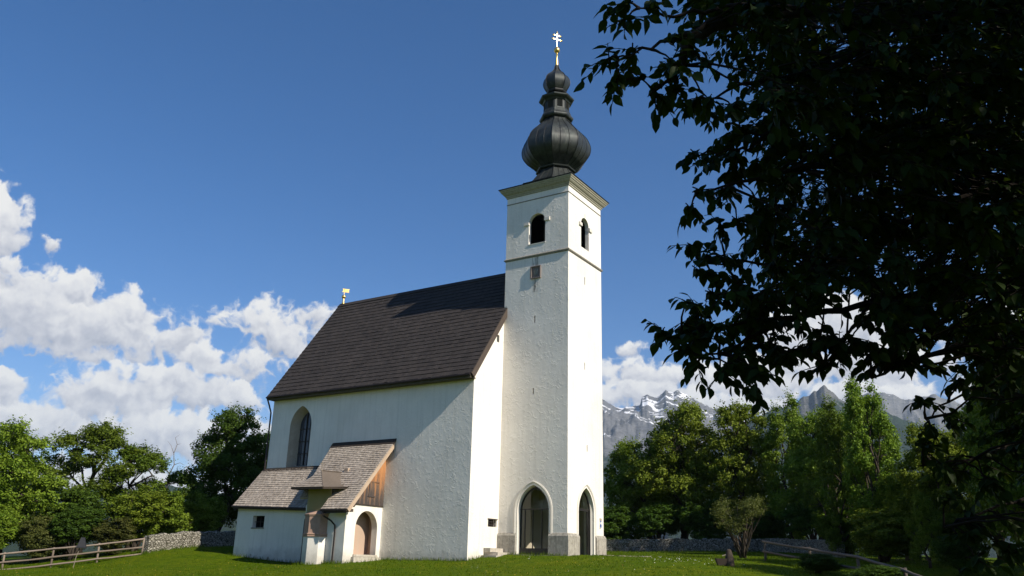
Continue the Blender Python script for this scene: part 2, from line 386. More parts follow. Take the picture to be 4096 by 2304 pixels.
M["iron"] = plain("iron_bar", (0.05, 0.04, 0.035), 0.7, 0.3)
M["void"] = plain("dark_recess", (0.012, 0.012, 0.013), 0.95, spec=0.0)  # near-black colour stands in for unlit space behind the openings
M["lead_glass"] = plain("leaded_glass", (0.030, 0.036, 0.050), 0.22, 0.0, 0.6, 0.5, 5)
M["sign_white"] = plain("sign_white", (0.75, 0.75, 0.72), 0.4); M["sign_blue"] = plain("sign_blue", (0.02, 0.075, 0.30), 0.4); M["sign_sand"] = plain("sign_plate", (0.42, 0.36, 0.28), 0.5)
M["rail"] = shingle("fence_wood", (0.17, 0.13, 0.10), (0.27, 0.215, 0.17), (0.10, 0.08, 0.06))
M["shaded_rail"] = shingle("shaded_fence_wood", (0.085, 0.068, 0.054), (0.15, 0.122, 0.10), (0.06, 0.05, 0.04))  # darker copy of the fence wood; tree shade is put into the colour
M["lamp_black"] = plain("lamp_black", (0.02, 0.02, 0.024), 0.55)
M["pole"] = plain("pole_metal", (0.24, 0.20, 0.15), 0.6)
M["petal_white"] = plain("petal_white", (0.75, 0.75, 0.72), 0.8); M["petal_yellow"] = plain("petal_yellow", (0.55, 0.36, 0.05), 0.8)
def glass():
    m, t = new_mat("clear_glass")
    tr = t.n("ShaderNodeBsdfTransparent"); tr.inputs[0].default_value = (0.88, 0.88, 0.86, 1)
    gl = t.n("ShaderNodeBsdfGlossy"); gl.inputs["Roughness"].default_value = 0.03
    fr = t.n("ShaderNodeFresnel"); fr.inputs[0].default_value = 1.5
    mx = t.n("ShaderNodeMixShader"); t.l(t.math("MULTIPLY", fr.outputs[0], 0.9, clamp=True), mx.inputs[0]); t.l(tr.outputs[0], mx.inputs[1]); t.l(gl.outputs[0], mx.inputs[2])
    o = t.n("ShaderNodeOutputMaterial"); t.l(mx.outputs[0], o.inputs[0]); return m
M["glass"] = glass()
def leaf(name, c1, c2, trans=0.35, hue=0.0):
    m, t = new_mat(name); tn = tone_attr(t); oi = t.n("ShaderNodeObjectInfo")
    k = t.mix(tn, c1, c2)
    hs = t.n("ShaderNodeHueSaturation"); t.l(k, hs.inputs["Color"])
    t.put(hs.inputs["Hue"], t.math("ADD", t.math("MULTIPLY", oi.outputs["Random"], 0.03), 0.485)); t.put(hs.inputs["Value"], t.math("ADD", t.math("MULTIPLY", oi.outputs["Random"], 0.3), 0.85))
    p = t.n("ShaderNodeBsdfPrincipled"); t.l(hs.outputs[0], p.inputs["Base Color"]); p.inputs["Roughness"].default_value = 0.55; p.inputs["Specular IOR Level"].default_value = 0.14
    tl = t.n("ShaderNodeBsdfTranslucent"); t.l(t.mix(0.5, hs.outputs[0], (0.10, 0.16, 0.01)), tl.inputs[0])
    mx = t.n("ShaderNodeMixShader"); mx.inputs[0].default_value = trans; t.l(p.outputs[0], mx.inputs[1]); t.l(tl.outputs[0], mx.inputs[2])
    o = t.n("ShaderNodeOutputMaterial"); t.l(mx.outputs[0], o.inputs[0]); return m
M["leaf"] = leaf("green_leaf", (0.055, 0.100, 0.009), (0.165, 0.240, 0.024))
M["leaf_bright"] = leaf("bright_leaf", (0.090, 0.150, 0.011), (0.24, 0.31, 0.032))
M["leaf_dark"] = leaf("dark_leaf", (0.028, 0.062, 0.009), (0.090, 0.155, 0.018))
M["leaf_olive"] = leaf("olive_leaf", (0.070, 0.085, 0.022), (0.15, 0.16, 0.040))
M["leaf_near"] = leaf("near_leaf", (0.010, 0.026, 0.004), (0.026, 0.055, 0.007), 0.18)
M["bark"] = plain("bark", (0.075, 0.060, 0.048), 0.95, spec=0.1, var=0.55, scale=14)
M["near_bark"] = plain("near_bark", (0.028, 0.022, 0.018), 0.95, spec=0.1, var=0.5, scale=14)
M["dead_wood"] = plain("dead_wood", (0.22, 0.19, 0.17), 0.95, spec=0.1)

def grass_ground():
    m, t = new_mat("meadow_ground"); c = t.coord()
    a = t.noise(c, 0.22, 5, 0.6); b = t.noise(c, 2.2, 6, 0.7); f = t.noise(c, 18, 4, 0.7)
    k = t.mix(t.ramp(a, [(0.35, 0.0), (0.65, 1.0)]), (0.060, 0.104, 0.001), (0.108, 0.128, 0.002))
    k = t.mix(t.ramp(b, [(0.4, 0.0), (0.7, 1.0)]), k, (0.028, 0.064, 0.001))
    k = t.mix(t.math("MULTIPLY", t.ramp(f, [(0.5, 0.0), (0.75, 1.0)]), 0.4), k, (0.10, 0.13, 0.010))
    finish(t, k, 0.95, t.math("ADD", b, f), 0.8, 0.06, spec=0.05); return m
M["meadow"] = grass_ground()
def blade():
    m, t = new_mat("grass_blade"); tn = tone_attr(t)
    k = t.ramp(tn, [(0.0, (0.040, 0.090, 0.001)), (0.6, (0.098, 0.145, 0.002)), (0.92, (0.09, 0.14, 0.008)), (1.0, (0.17, 0.16, 0.04))])
    p = t.n("ShaderNodeBsdfPrincipled"); t.l(k, p.inputs["Base Color"]); p.inputs["Roughness"].default_value = 0.6; p.inputs["Specular IOR Level"].default_value = 0.15
    tl = t.n("ShaderNodeBsdfTranslucent"); t.l(k, tl.inputs[0])
    mx = t.n("ShaderNodeMixShader"); mx.inputs[0].default_value = 0.35; t.l(p.outputs[0], mx.inputs[1]); t.l(tl.outputs[0], mx.inputs[2])
    o = t.n("ShaderNodeOutputMaterial"); t.l(mx.outputs[0], o.inputs[0]); return m
M["blade"] = blade()
def mountain(name, rock, forest_top, snow):
    m, t = new_mat(name); g = t.n("ShaderNodeNewGeometry"); pos = g.outputs["Position"]
    sp = t.n("ShaderNodeSeparateXYZ"); t.l(pos, sp.inputs[0]); sn = t.n("ShaderNodeSeparateXYZ"); t.l(g.outputs["Normal"], sn.inputs[0])
    a = t.noise(pos, 0.004, 9, 0.68, 0.3); b = t.noise(t.mapping(pos, scale=(1, 1, 2.5)), 0.012, 8, 0.72)
    k = t.mix(t.ramp(b, [(0.35, 0.0), (0.65, 1.0)]), tuple(x * 0.55 for x in rock), rock)
    ft = t.math("ADD", t.math("DIVIDE", t.math("SUBTRACT", sp.outputs[2], forest_top), 260.0), t.math("MULTIPLY", t.math("SUBTRACT", a, 0.5), 3.2))
    k = t.mix(t.ramp(ft, [(0.0, 1.0), (0.22, 0.0)]), k, (0.022, 0.036, 0.018))
    if snow:
        dr = t.noise(t.mapping(pos, rot=(0, 0.5, 0.6), scale=(1, 3.2, 2.0)), 0.0035, 7, 0.66, 0.8)
        s_ = t.math("ADD", t.math("MULTIPLY", t.math("SUBTRACT", dr, 0.5), 3.4), t.math("ADD", t.math("MULTIPLY", sn.outputs[2], 0.9), t.math("DIVIDE", t.math("SUBTRACT", sp.outputs[2], snow), 900.0)))
        k = t.mix(t.ramp(s_, [(0.78, 0.0), (0.9, 1.0)]), k, (0.80, 0.81, 0.84))
    finish(t, k, 0.95, b, 0.8, 30.0, spec=0.05); return m
M["snow_rock"] = mountain("snow_rock", (0.17, 0.17, 0.175), 620, 1150)
M["grey_rock"] = mountain("grey_rock", (0.15, 0.15, 0.145), 700, None)
M["pale_rock"] = mountain("pale_rock", (0.20, 0.20, 0.20), 700, 1550)
M["wooded"] = mountain("wooded_hill", (0.10, 0.10, 0.08), 900, None)

# ------------------------------------------------------------------ ground
GP = np.array([(0,0,0),(4.8,3,.42),(4.9,8.1,.5),(0,3,.42),(-6.5,-3.3,-.33),(-6.5,0,-.08),(-3,0,-.04),(-11.2,-2,-.38),(-8.6,-4,-.46),(-17.4,-2,-.02),(-14.2,-2,-.26),(28.6,-40.6,-1.75),
 (-23.6,-4.1,.02),(-24.4,.8,.5),(-24.4,4,.66),(-24.4,14,.8),(-23.4,-9.2,-1.03),(-26.1,-9.05,-1.05),(-27.7,-11.2,-1.22),(-24.57,-6.93,-.7),(-19.67,-14.78,-1.39),
 (-6.27,-10.1,-1.01),(7.2,-6.6,-.63),(17.1,-2.9,-.42),(-6,30.5,1.15),(6.84,34.9,1.43),(14.4,8.9,.40),(21,2,-.45),(24,-4,-1.2),(10.7,16.5,.62),(0,20,.9),(-18,14,.8),(30,10,.0),(40,-30,-1.6),(-10,-35,-2.2),(-40,-20,-2.5),(-45,10,.3),(0,48,1.6),(35,35,.8)], float)
def _tps(A, B):
    r2 = ((A[:, None, :] - B[None, :, :]) ** 2).sum(-1); return 0.5 * r2 * np.log(r2 + 1e-9)
_n = len(GP); _K = _tps(GP[:, :2], GP[:, :2]) + np.eye(_n) * 0.6
_P = np.c_[np.ones(_n), GP[:, :2]]; _A = np.block([[_K, _P], [_P.T, np.zeros((3, 3))]])
_W = np.linalg.solve(_A, np.r_[GP[:, 2], 0, 0, 0])
def ground_z(x, y):
    q = np.c_[np.atleast_1d(np.asarray(x, float)), np.atleast_1d(np.asarray(y, float))]
    qc = np.clip(q, -60, 60)
    z = _tps(qc, GP[:, :2]) @ _W[:_n] + np.c_[np.ones(len(q)), qc] @ _W[_n:]
    r = np.hypot(q[:, 0], q[:, 1]); w = np.clip((r - 55) / 130, 0, 1); w = w * w * (3 - 2 * w)
    return np.clip(z, -4, 3) * (1 - w) - 42 * w
def gz(x, y): return float(ground_z(x, y)[0])

def build_ground():
    d = np.arange(-54, 54.01, 0.6); far = [60, 68, 78, 90, 105, 125, 150, 180, 220, 300, 450, 700, 1200, 2200, 4000, 6500, 9400]
    ax = np.r_[-np.array(far[::-1]), d, far]; n = len(ax)
    X, Y = np.meshgrid(ax, ax); Z = ground_z(X.ravel(), Y.ravel())
    rng = np.random.default_rng(3)
    nz = np.array([noise.fractal(Vector((x * .5, y * .5, 0)), 1, 2, 3) for x, y in zip(X.ravel(), Y.ravel())])
    Z = Z + nz * 0.035 * (np.hypot(X.ravel(), Y.ravel()) < 60)
    V = np.c_[X.ravel(), Y.ravel(), Z]; i = np.arange(n - 1); a = (i[:, None] * n + i[None, :]).ravel()
    F = np.c_[a, a + 1, a + n + 1, a + n]
    tag(link("ground", fast_mesh("ground", V, F, 4, None, M["meadow"], True)), kind="structure")
build_ground()

# ------------------------------------------------------------------ church
L_, D_, XT, Y0, YT = 17.4, 11.44, 4.77, 3.155, 7.85
church = empty("church", (0, 0, 0), "white village church with steep dark roof, tall tower and black onion dome", "church")
RM = (19.33 - 10.75) / (D_ / 2 + 0.58)                       # roof pitch
def roofz(y): return 10.75 + RM * (y + 0.58) if y <= D_ / 2 else 10.75 + RM * (D_ + 0.58 - y)

def boxes(name, m, parent, lst, tone=.5):
    for a, b in lst:
        q = MB(); q.box(a, b, tone); q.build(name, m, parent)

def build_nave():
    mb = MB(); zt = 10.95
    win = arch_hole(-14.48, 1.02, 5.65, 8.55, 9.98)
    mb.wall([(-L_, -1), (0, -1), (0, zt), (-L_, zt)], [(win, 0.0)], lambda u, v, d: (u, d, v))
    g = lambda y: roofz(y) - 0.34
    prof = [(0, -1), (D_, -1), (D_, g(D_)), (D_ / 2, g(D_ / 2)), (0, g(0))]
    mb.wall(prof, [(rect_hole(2.36, 2.66, 13.42, 13.90), 0.35), (rect_hole(2.02, 2.96, 1.97, 2.40), 0.3)], lambda u, v, d: (-d, u, v))
    mb.wall(prof, [], lambda u, v, d: (-L_, u, v))
    mb.face([(0, D_, -1), (-L_, D_, -1), (-L_, D_, zt), (0, D_, zt)])
    nave = mb.build("nave_wall", M["plaster"], church)
    # splayed stone reveal of the pointed window and its glazing
    inn = arch_hole(-14.48, 0.64, 5.95, 8.65, 9.62); rv = MB(); n = len(win)
    for i in range(n):
        (u0, v0), (u1, v1) = win[i], win[(i + 1) % n]; (a0, b0), (a1, b1) = inn[i], inn[(i + 1) % n]
        rv.face([(u0, -0.002, v0), (u1, -0.002, v1), (a1, 0.62, b1), (a0, 0.62, b0)])
    rv.build("window_reveal", M["sandstone"], nave)
    gl = MB(); gl.wall(inn, [], lambda u, v, d: (u, 0.60, v)); gl.build("window_pane", M["lead_glass"], nave)
    mu = MB(); mu.bar((-14.48, 0.57, 5.95), (-14.48, 0.57, 9.55), 0.06, 0.06, (0, 1, 0))
    for z in (6.75, 7.6, 8.45): mu.bar((-15.1, 0.572, z), (-13.86, 0.572, z), 0.05, 0.05)
    for x in (-14.8, -14.16):
        mu.bar((x, 0.585, 5.95), (x, 0.585, 9.1), 0.018, 0.018, (0, 1, 0))
    mu.build("window_bars", M["iron"], nave)
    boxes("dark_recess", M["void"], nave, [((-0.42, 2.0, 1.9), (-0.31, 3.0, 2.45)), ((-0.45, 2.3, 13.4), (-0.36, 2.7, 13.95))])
    b = MB()
    for k in range(5): b.bar((-0.07, 2.14 + k * 0.17, 1.96), (-0.07, 2.14 + k * 0.17, 2.41), 0.03, 0.03, (0, 1, 0))
    for z in (2.1, 2.27): b.bar((-0.075, 2.0, z), (-0.075, 2.98, z), 0.025, 0.025)
    b.bar((0.02, 1.97, 2.42), (0.02, 3.0, 2.42), 0.07, 0.05)
    b.build("window_grille", M["iron"], nave)
    f = MB(); f.box((-0.3, 2.38, 13.44), (-0.05, 2.64, 13.88)); f.build("vent_shutter", M["louver"], nave)
build_nave()

def lay_shingles(to3, s_len, x_of, course, wid, thick, seed, lift=0.0):
    """individual wooden shingles in courses; to3(x, s, h): x along the eave, s up the slope, h above the roof boarding"""
    rg = random.Random(seed); mb = MB(); k = 0; s = 0.0
    while s < s_len - 0.02:
        xa, xb = x_of(s); x = xa - rg.random() * wid
        s2 = min(s + course * 1.25, s_len)
        while x < xb:
            w = wid * rg.uniform(0.7, 1.35); a = max(x, xa); b_ = min(x + w, xb) - 0.006; x += w
            if b_ - a < 0.02: continue
            j = rg.gauss(0, course * 0.035); h0 = thick * rg.uniform(1.8, 2.5); h1 = thick * 0.9; lo = max(0.0, s + j) if k else s + j - 0.02
            tn = min(1, max(0, rg.gauss(0.5, 0.28)))
            P = [to3(a, lo, h0 - thick), to3(b_, lo, h0 - thick), to3(b_, s2, 0.002), to3(a, s2, 0.002), to3(a, lo, h0), to3(b_, lo, h0), to3(b_, s2, h1), to3(a, s2, h1)]
            mb.mesh(P, [(4, 5, 6, 7), (0, 1, 5, 4), (1, 2, 6, 5), (3, 0, 4, 7)], tn)
        s += course; k += 1
    return mb

def build_nave_roof():
    dy, dz = D_ / 2 + 0.58, 19.33 - 10.75; ln = math.hypot(dy, dz); cy, cz = dy / ln, dz / ln
    sag = lambda x, s: -0.05 * math.sin(math.pi * (x + L_) / L_) * math.sin(math.pi * min(1, max(0, s / ln)))
    south = lambda x, s, h: (x, -0.58 + s * cy - h * cz, 10.75 + s * cz + h * cy + sag(x, s))
    north = lambda x, s, h: (x, D_ + 0.58 - s * cy + h * cz, 10.75 + s * cz + h * cy + sag(x, s))
    mb = lay_shingles(south, ln, lambda s: (-L_ - 0.12, 0.22), 0.40, 0.24, 0.03, 7)
    mb.tone = 0.4
    for f in (south, north):     # boarding
        p = [f(-L_ - 0.10, 0, -0.16), f(0.2, 0, -0.16), f(0.2, ln, -0.16), f(-L_ - 0.10, ln, -0.16), f(-L_ - 0.10, 0, 0), f(0.2, 0, 0), f(0.2, ln, 0), f(-L_ - 0.10, ln, 0)]
        mb.hexa(p)
    mb.hexa([north(-L_ - .12, 0, .01), north(.22, 0, .01), north(.22, ln, .01), north(-L_ - .12, ln, .01), north(-L_ - .12, 0, .06), north(.22, 0, .06), north(.22, ln, .06), north(-L_ - .12, ln, .06)])
    roof = mb.build("nave_roof", M["dark_shingle"], church)
    r = MB(); yr = D_ / 2
    for sgn in (-1, 1): r.hexa([(-L_ - .14, yr, 19.36), (.24, yr, 19.36), (.24, yr + sgn * .24, 19.07), (-L_ - .14, yr + sgn * .24, 19.07), (-L_ - .14, yr, 19.43), (.24, yr, 19.43), (.24, yr + sgn * .27, 19.12), (-L_ - .14, yr + sgn * .27, 19.12)])
    r.build("ridge_cap", M["dark_shingle"], roof)
    e = MB(); e.box((-L_ - 0.06, -0.50, 10.52), (0.10, 0.02, 10.60)); e.box((-L_ - 0.08, -0.55, 10.50), (0.12, -0.50, 10.70)); e.build("soffit", M["soffit"], roof)
    g = MB(); g.tube([(-L_ - 0.12, -0.66, 10.68), (0.16, -0.66, 10.68)], 0.065, 8)
    g.tube([(-L_ - 0.06, -0.62, 10.64), (-L_ - 0.14, -0.30, 10.2), (-L_ - 0.10, -0.10, 9.7), (-L_ - 0.10, -0.08, 5.6)], 0.055, 8); g.build("gutter", M["gutter"], roof)
    v = MB()
    for f in (south, north):
        v.hexa([f(0.10, 0.0, -0.36), f(0.24, 0.0, -0.36), f(0.24, ln - .1, -0.36), f(0.10, ln - .1, -0.36), f(0.10, 0.0, 0.015), f(0.24, 0.0, 0.015), f(0.24, ln - .1, 0.015), f(0.10, ln - .1, 0.015)])
    v.build("verge_board", M["verge_wood"], roof)
    # gilded vane on the far end of the ridge
    vx = -L_ + 0.22; w = MB(); w.lathe((vx, yr), [(0.16, 19.36), (0.13, 19.42), (0.085, 19.5), (0.06, 19.84), (0.03, 19.9), (0.02, 20.1), (0.02, 20.72)], 14)
    vane = w.build("weather_vane", M["gold"], church, True)
    b = MB(); b.ball((vx, yr, 19.98), 0.165); b.build("ball", M["gold"], vane, True)
    d = Vector((0.62, 0.78, 0)); n_ = Vector((0.78, -0.62, 0)) * 0.012; c = Vector((vx, yr, 20.52)); fl = MB()
    out = [(-.17, -.14), (-.08, 0.02), (-.15, .15), (.08, .14), (.42, .16), (.36, 0.02), (.40, -.13), (.1, -.14)]
    A = [c + d * u + Vector((0, 0, w_)) + n_ for u, w_ in out]; B = [c + d * u + Vector((0, 0, w_)) - n_ for u, w_ in out]; m_ = len(out)
    fl.mesh(A + B, [tuple(range(m_)), tuple(range(2 * m_ - 1, m_ - 1, -1))] + [(i, (i + 1) % m_, m_ + (i + 1) % m_, m_ + i) for i in range(m_)])
    fl.build("flag", M["gold"], vane)
build_nave_roof()

def build_tower():
    mb = MB(); zb, zt = 0.0, 23.95
    S = lambda u, v, d: (u, Y0 + d, v); W = lambda u, v, d: (XT - d, u, v)
    slit = lambda c, a, b: rect_hole(c - .05, c + .05, a, b)
    la = arch_hole(2.43, 1.09, 0.30, 2.95, 4.43); ra = arch_hole(5.55, 1.0, 0.30, 2.95, 4.40)
    bl = round_hole(2.40, 0.63, 20.03, 21.55); br = round_hole(5.48, 0.56, 19.97, 21.62, k=1.02)
    mb.wall([(0, zb), (XT, zb), (XT, zt), (0, zt)], [(la, 0.7), (bl, 0.27), (slit(2.335, 14.57, 15.03), .3), (slit(2.31, 9.94, 10.33), .3)], S)
    mb.wall([(Y0, zb), (YT, zb), (YT, zt), (Y0, zt)], [(ra, 0.7), (br, 0.27), (slit(5.425, 17.43, 17.96), .3), (slit(5.39, 11.72, 12.19), .3), (slit(5.67, 6.6, 7.0), .3)], W)
    mb.face([(0, Y0, zb), (0, Y0, zt), (0, YT, zt), (0, YT, zb)]); mb.face([(0, YT, zb), (XT, YT, zb), (XT, YT, zt), (0, YT, zt)])
    tw = mb.build("tower", M["tower_plaster"], church)
    # porch room inside the tower foot, and dark floors above
    r = MB(); x0, x1, y0, y1, zc = 0.6, XT - 0.69, Y0 + 0.69, YT - 0.6, 5.6
    r.face([(x0, y0, .3), (x0, y1, .3), (x0, y1, zc), (x0, y0, zc)]); r.face([(x0, y1, .3), (x1, y1, .3), (x1, y1, zc), (x0, y1, zc)])
    r.face([(x0, y0, .32), (x1, y0, .32), (x1, y1, .32), (x0, y1, .32)])
    n = 10     # groin-like vault, shallow
    for i in range(n):
        for j in range(n):
            q = []
            for a, b in ((i, j), (i + 1, j), (i + 1, j + 1), (i, j + 1)):
                u, v = a / n * 2 - 1, b / n * 2 - 1; q.append((x0 + (x1 - x0) * a / n, y0 + (y1 - y0) * b / n, 3.2 + 1.9 * max(math.sqrt(max(0, 1 - u * u)), math.sqrt(max(0, 1 - v * v)))))
            r.face(q)
    r.build("porch_vault", M["inside"], tw)
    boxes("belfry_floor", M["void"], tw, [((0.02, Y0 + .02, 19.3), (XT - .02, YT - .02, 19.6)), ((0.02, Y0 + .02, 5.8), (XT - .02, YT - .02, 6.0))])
    boxes("belfry_dark_panel", M["void"], tw, [((0.5, YT - 0.4, 19.6), (4.4, YT - 0.3, 23.6)), ((0.3, Y0 + .3, 19.6), (0.4, YT - .4, 23.6)), ((XT - 1.0, 4.7, 19.6), (XT - .75, 6.3, 23.2))])  # black panels; the belfry's inner darkness is put into their colour
    f = MB(); f.box((XT - .62, 5.0, 20.25), (XT - .56, 5.22, 20.62)); f.build("notice", M["trim"], tw)
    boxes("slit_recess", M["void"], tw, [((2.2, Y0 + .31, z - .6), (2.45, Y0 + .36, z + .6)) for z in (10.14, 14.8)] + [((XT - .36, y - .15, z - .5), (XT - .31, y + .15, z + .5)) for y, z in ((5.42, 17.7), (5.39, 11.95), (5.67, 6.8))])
    # moulded surrounds of the two pointed arches
    for (c, w, za, f_) in ((2.43, 1.09, 4.43, S), (5.55, 1.0, 4.40, W)):
        fr = MB(); rings = [(0.25, -0.035, .16), (0.17, -0.06, .13), (0.10, -0.02, .08), (0.0, 0.12, .04), (-0.06, 0.22, 0.0)]
        prev = None
        for (o, d, e) in rings:
            cur = [f_(u, v, d) for u, v in [(c + w + o, 0.3)] + arch(c, w + o, 2.95, za + e + o * .4, 14) + [(c - w - o, 0.3)]]
            if prev:
                for i in range(len(cur) - 1): fr.face([prev[i], prev[i + 1], cur[i + 1], cur[i]])
            else:
                bk = [f_(u, v, 0.02) for u, v in [(c + w + o, 0.3)] + arch(c, w + o, 2.95, za + e + o * .4, 14) + [(c - w - o, 0.3)]]
                for i in range(len(cur) - 1): fr.face([bk[i], bk[i + 1], cur[i + 1], cur[i]])
            prev = cur
        fr.build("arch_frame", M["trim"], tw)
    # glazed screens
    def screen(name, c, w, za, f_, dp, transom, posts, sill, door=None):
        ol = arch_hole(c, w + 0.02, 0.3, 2.95, za, 14); g = MB(); g.wall([p for p in ol], [], lambda u, v, d: f_(u, v, dp + 0.03)); ob = g.build(name, M["glass"], tw)
        b = MB(); B = lambda u0, u1, v0, v1, d0, d1: b.hexa([f_(u0, v0, d0), f_(u1, v0, d0), f_(u1, v0, d1), f_(u0, v0, d1), f_(u0, v1, d0), f_(u1, v1, d0), f_(u1, v1, d1), f_(u0, v1, d1)])
        B(c - w - .02, c + w + .02, transom - .03, transom + .03, dp - .02, dp + .08)
        for p, wd in posts: B(p - wd, p + wd, 0.33, transom - .03, dp - .015, dp + .075)
        inn = [(c + w, .33)] + arch(c, w, 2.95, za - .0, 14) + [(c - w, .33)]; i2 = [(c + w - .05, .33)] + arch(c, w - .05, 2.95, za - .08, 14) + [(c - w + .05, .33)]
        for i in range(len(inn) - 1):
            P = [inn[i], inn[i + 1], i2[i + 1], i2[i]]; b.hexa([f_(u, v, dp - .01) for u, v in P] + [f_(u, v, dp + .07) for u, v in P])
        b.build("screen_frame", M["steel"], ob)
        if sill: k = MB(); k.hexa([f_(u, v, d) for v in (0.33, sill) for u, d in ((c - w, dp - .06), (c + w, dp - .06), (c + w, dp + .1), (c - w, dp + .1))]); k.build("sill_panel", M["steel"], ob)
        if door:
            k = MB(); a, e = door
            for (u0, u1, v0, v1) in ((a, a + .07, .34, transom - .04), (e - .07, e, .34, transom - .04), (a + .07, e - .07, transom - .12, transom - .04), (a + .07, e - .07, .34, .46)):
                k.hexa([f_(u, v, d) for v in (v0, v1) for u, d in ((u0, dp - .05), (u1, dp - .05), (u1, dp - .02), (u0, dp - .02))])
            k.build("door_leaf", M["steel"], ob)
            k = MB(); k.tube([f_(e - .12, 1.0, dp - .1), f_(e - .12, 2.2, dp - .1)], .018, 8); k.build("door_handle", M["steel"], ob)
    screen("glass_screen", 2.43, 1.03, 4.33, S, 0.30, 3.04, [(1.70, .025), (2.25, .012), (2.88, .015)], 0.80)
    screen("glass_door", 5.55, 0.94, 4.30, W, 0.26, 3.15, [(6.22, .035)], None, (4.66, 6.17))
    # plinth blocks with a moulded top
    def plinth(poly):
        n = len(poly); p = MB(); cx = sum(a for a, b in poly) / n; cy = sum(b for a, b in poly) / n
        lv = [(0.0, 0.15), (0.0, 1.40), (-0.03, 1.42), (-0.03, 1.50), (0.05, 1.58), (0.10, 1.66), (0.135, 1.68)]; rows = []
        for off, z in lv:
            row = []
            for (a, b) in poly:   # only outer faces (south / west) are moulded
                x = min(a, XT + .12 - off) if a > XT else a; y = max(b, Y0 - .12 + off) if b < Y0 else b
                row.append((x, y, z))
            rows.append(row)
        for r0, r1 in zip(rows, rows[1:]):
            for i in range(n): p.face([r0[i], r0[(i + 1) % n], r1[(i + 1) % n], r1[i]])
        p.face(rows[-1]); p.build("plinth", M["plinth"], tw)
    xs, ys = XT + .12, Y0 - .12
    plinth([(-.08, ys), (1.29, ys), (1.29, Y0 + .3), (-.08, Y0 + .3)])
    plinth([(3.56, ys), (xs, ys), (xs, 4.47), (XT - .3, 4.47), (XT - .3, Y0 + .3), (3.56, Y0 + .3)])
    plinth([(XT - .3, 6.66), (xs, 6.66), (xs, YT + .14), (XT - .3, YT + .14)])
    # string courses and cornice
    rect = (0, Y0, XT, YT)
    s = MB(); s.ring([(0, 19.08), (.05, 19.10), (.09, 19.15), (.10, 19.20), (.04, 19.27), (0, 19.30)], rect); s.build("string_course", M["string"], tw)
    s = MB(); s.ring([(0, 23.22), (.035, 23.23), (.04, 23.27), (0, 23.30)], rect); s.build("string_course", M["string"], tw)
    s = MB(); s.ring([(0, 23.70), (.06, 23.72), (.07, 23.80), (.12, 23.84), (.13, 23.90), (.20, 23.94), (.27, 24.02), (.29, 24.08), (.34, 24.10), (.37, 24.18), (.42, 24.21), (.43, 24.29), (0, 24.29)], rect)
    s.build("cornice", M["cornice"], tw)
    s = MB(); s.ring([(0, 24.294), (.47, 24.294), (.48, 24.34), (.10, 24.40), (-.5, 24.50), (-1.2, 24.62)], rect); s.build("skirt_roof", M["seam"], tw)
    # belfry imposts, keystone lines and sills
    def block(f_, u0, u1, v0, v1, d0=-.10):
        k = MB(); k.hexa([f_(u, v, d) for v in (v0, v1) for u, d in ((u0, d0), (u1, d0), (u1, .12), (u0, .12))]); k.build("impost", M["trim"], tw)
    block(S, 1.42, 1.80, 21.42, 21.62); block(S, 3.00, 3.38, 21.50, 21.72); block(W, 4.60, 4.95, 21.42, 21.64); block(W, 6.01, 6.42, 21.42, 21.66)
    k = MB(); k.box((2.37, Y0 - .03, 22.2), (2.42, Y0 + .05, 22.48)); k.build("keystone", M["trim"], tw)
    k = MB(); k.box((XT - .05, 5.45, 22.22), (XT + .03, 5.50, 22.5)); k.build("keystone", M["trim"], tw)
    k = MB(); k.box((1.74, Y0 - .03, 19.98), (3.06, Y0 + .3, 20.04)); k.build("belfry_sill", M["trim"], tw)
    # carved stone panel with a coat of arms
    p = MB(); p.box((1.99, Y0 - .10, 17.56), (2.76, Y0 + .02, 17.64)); p.box((1.99, Y0 - .08, 18.36), (2.76, Y0 + .02, 18.43)); p.box((1.99, Y0 - .09, 17.64), (2.07, Y0 + .02, 18.36)); p.box((2.69, Y0 - .09, 17.64), (2.76, Y0 + .02, 18.36))
    p.box((2.07, Y0 - .012, 17.64), (2.69, Y0 + .02, 18.36)); pan = p.build("stone_panel", M["relief"], tw)
    c = MB(); sh = [(2.22, 18.1), (2.26, 17.86), (2.38, 17.74), (2.50, 17.86), (2.54, 18.1), (2.46, 18.2), (2.38, 18.16), (2.30, 18.2)]; m_ = len(sh)
    c.mesh([(u, Y0 - .045, v) for u, v in sh] + [(2.38 + (u - 2.38) * 1.12, Y0 - .01, 17.97 + (v - 17.97) * 1.12) for u, v in sh], [tuple(range(m_))] + [(i, (i + 1) % m_, m_ + (i + 1) % m_, m_ + i) for i in range(m_)])
    c.build("coat_of_arms", M["string"], pan)
build_tower()

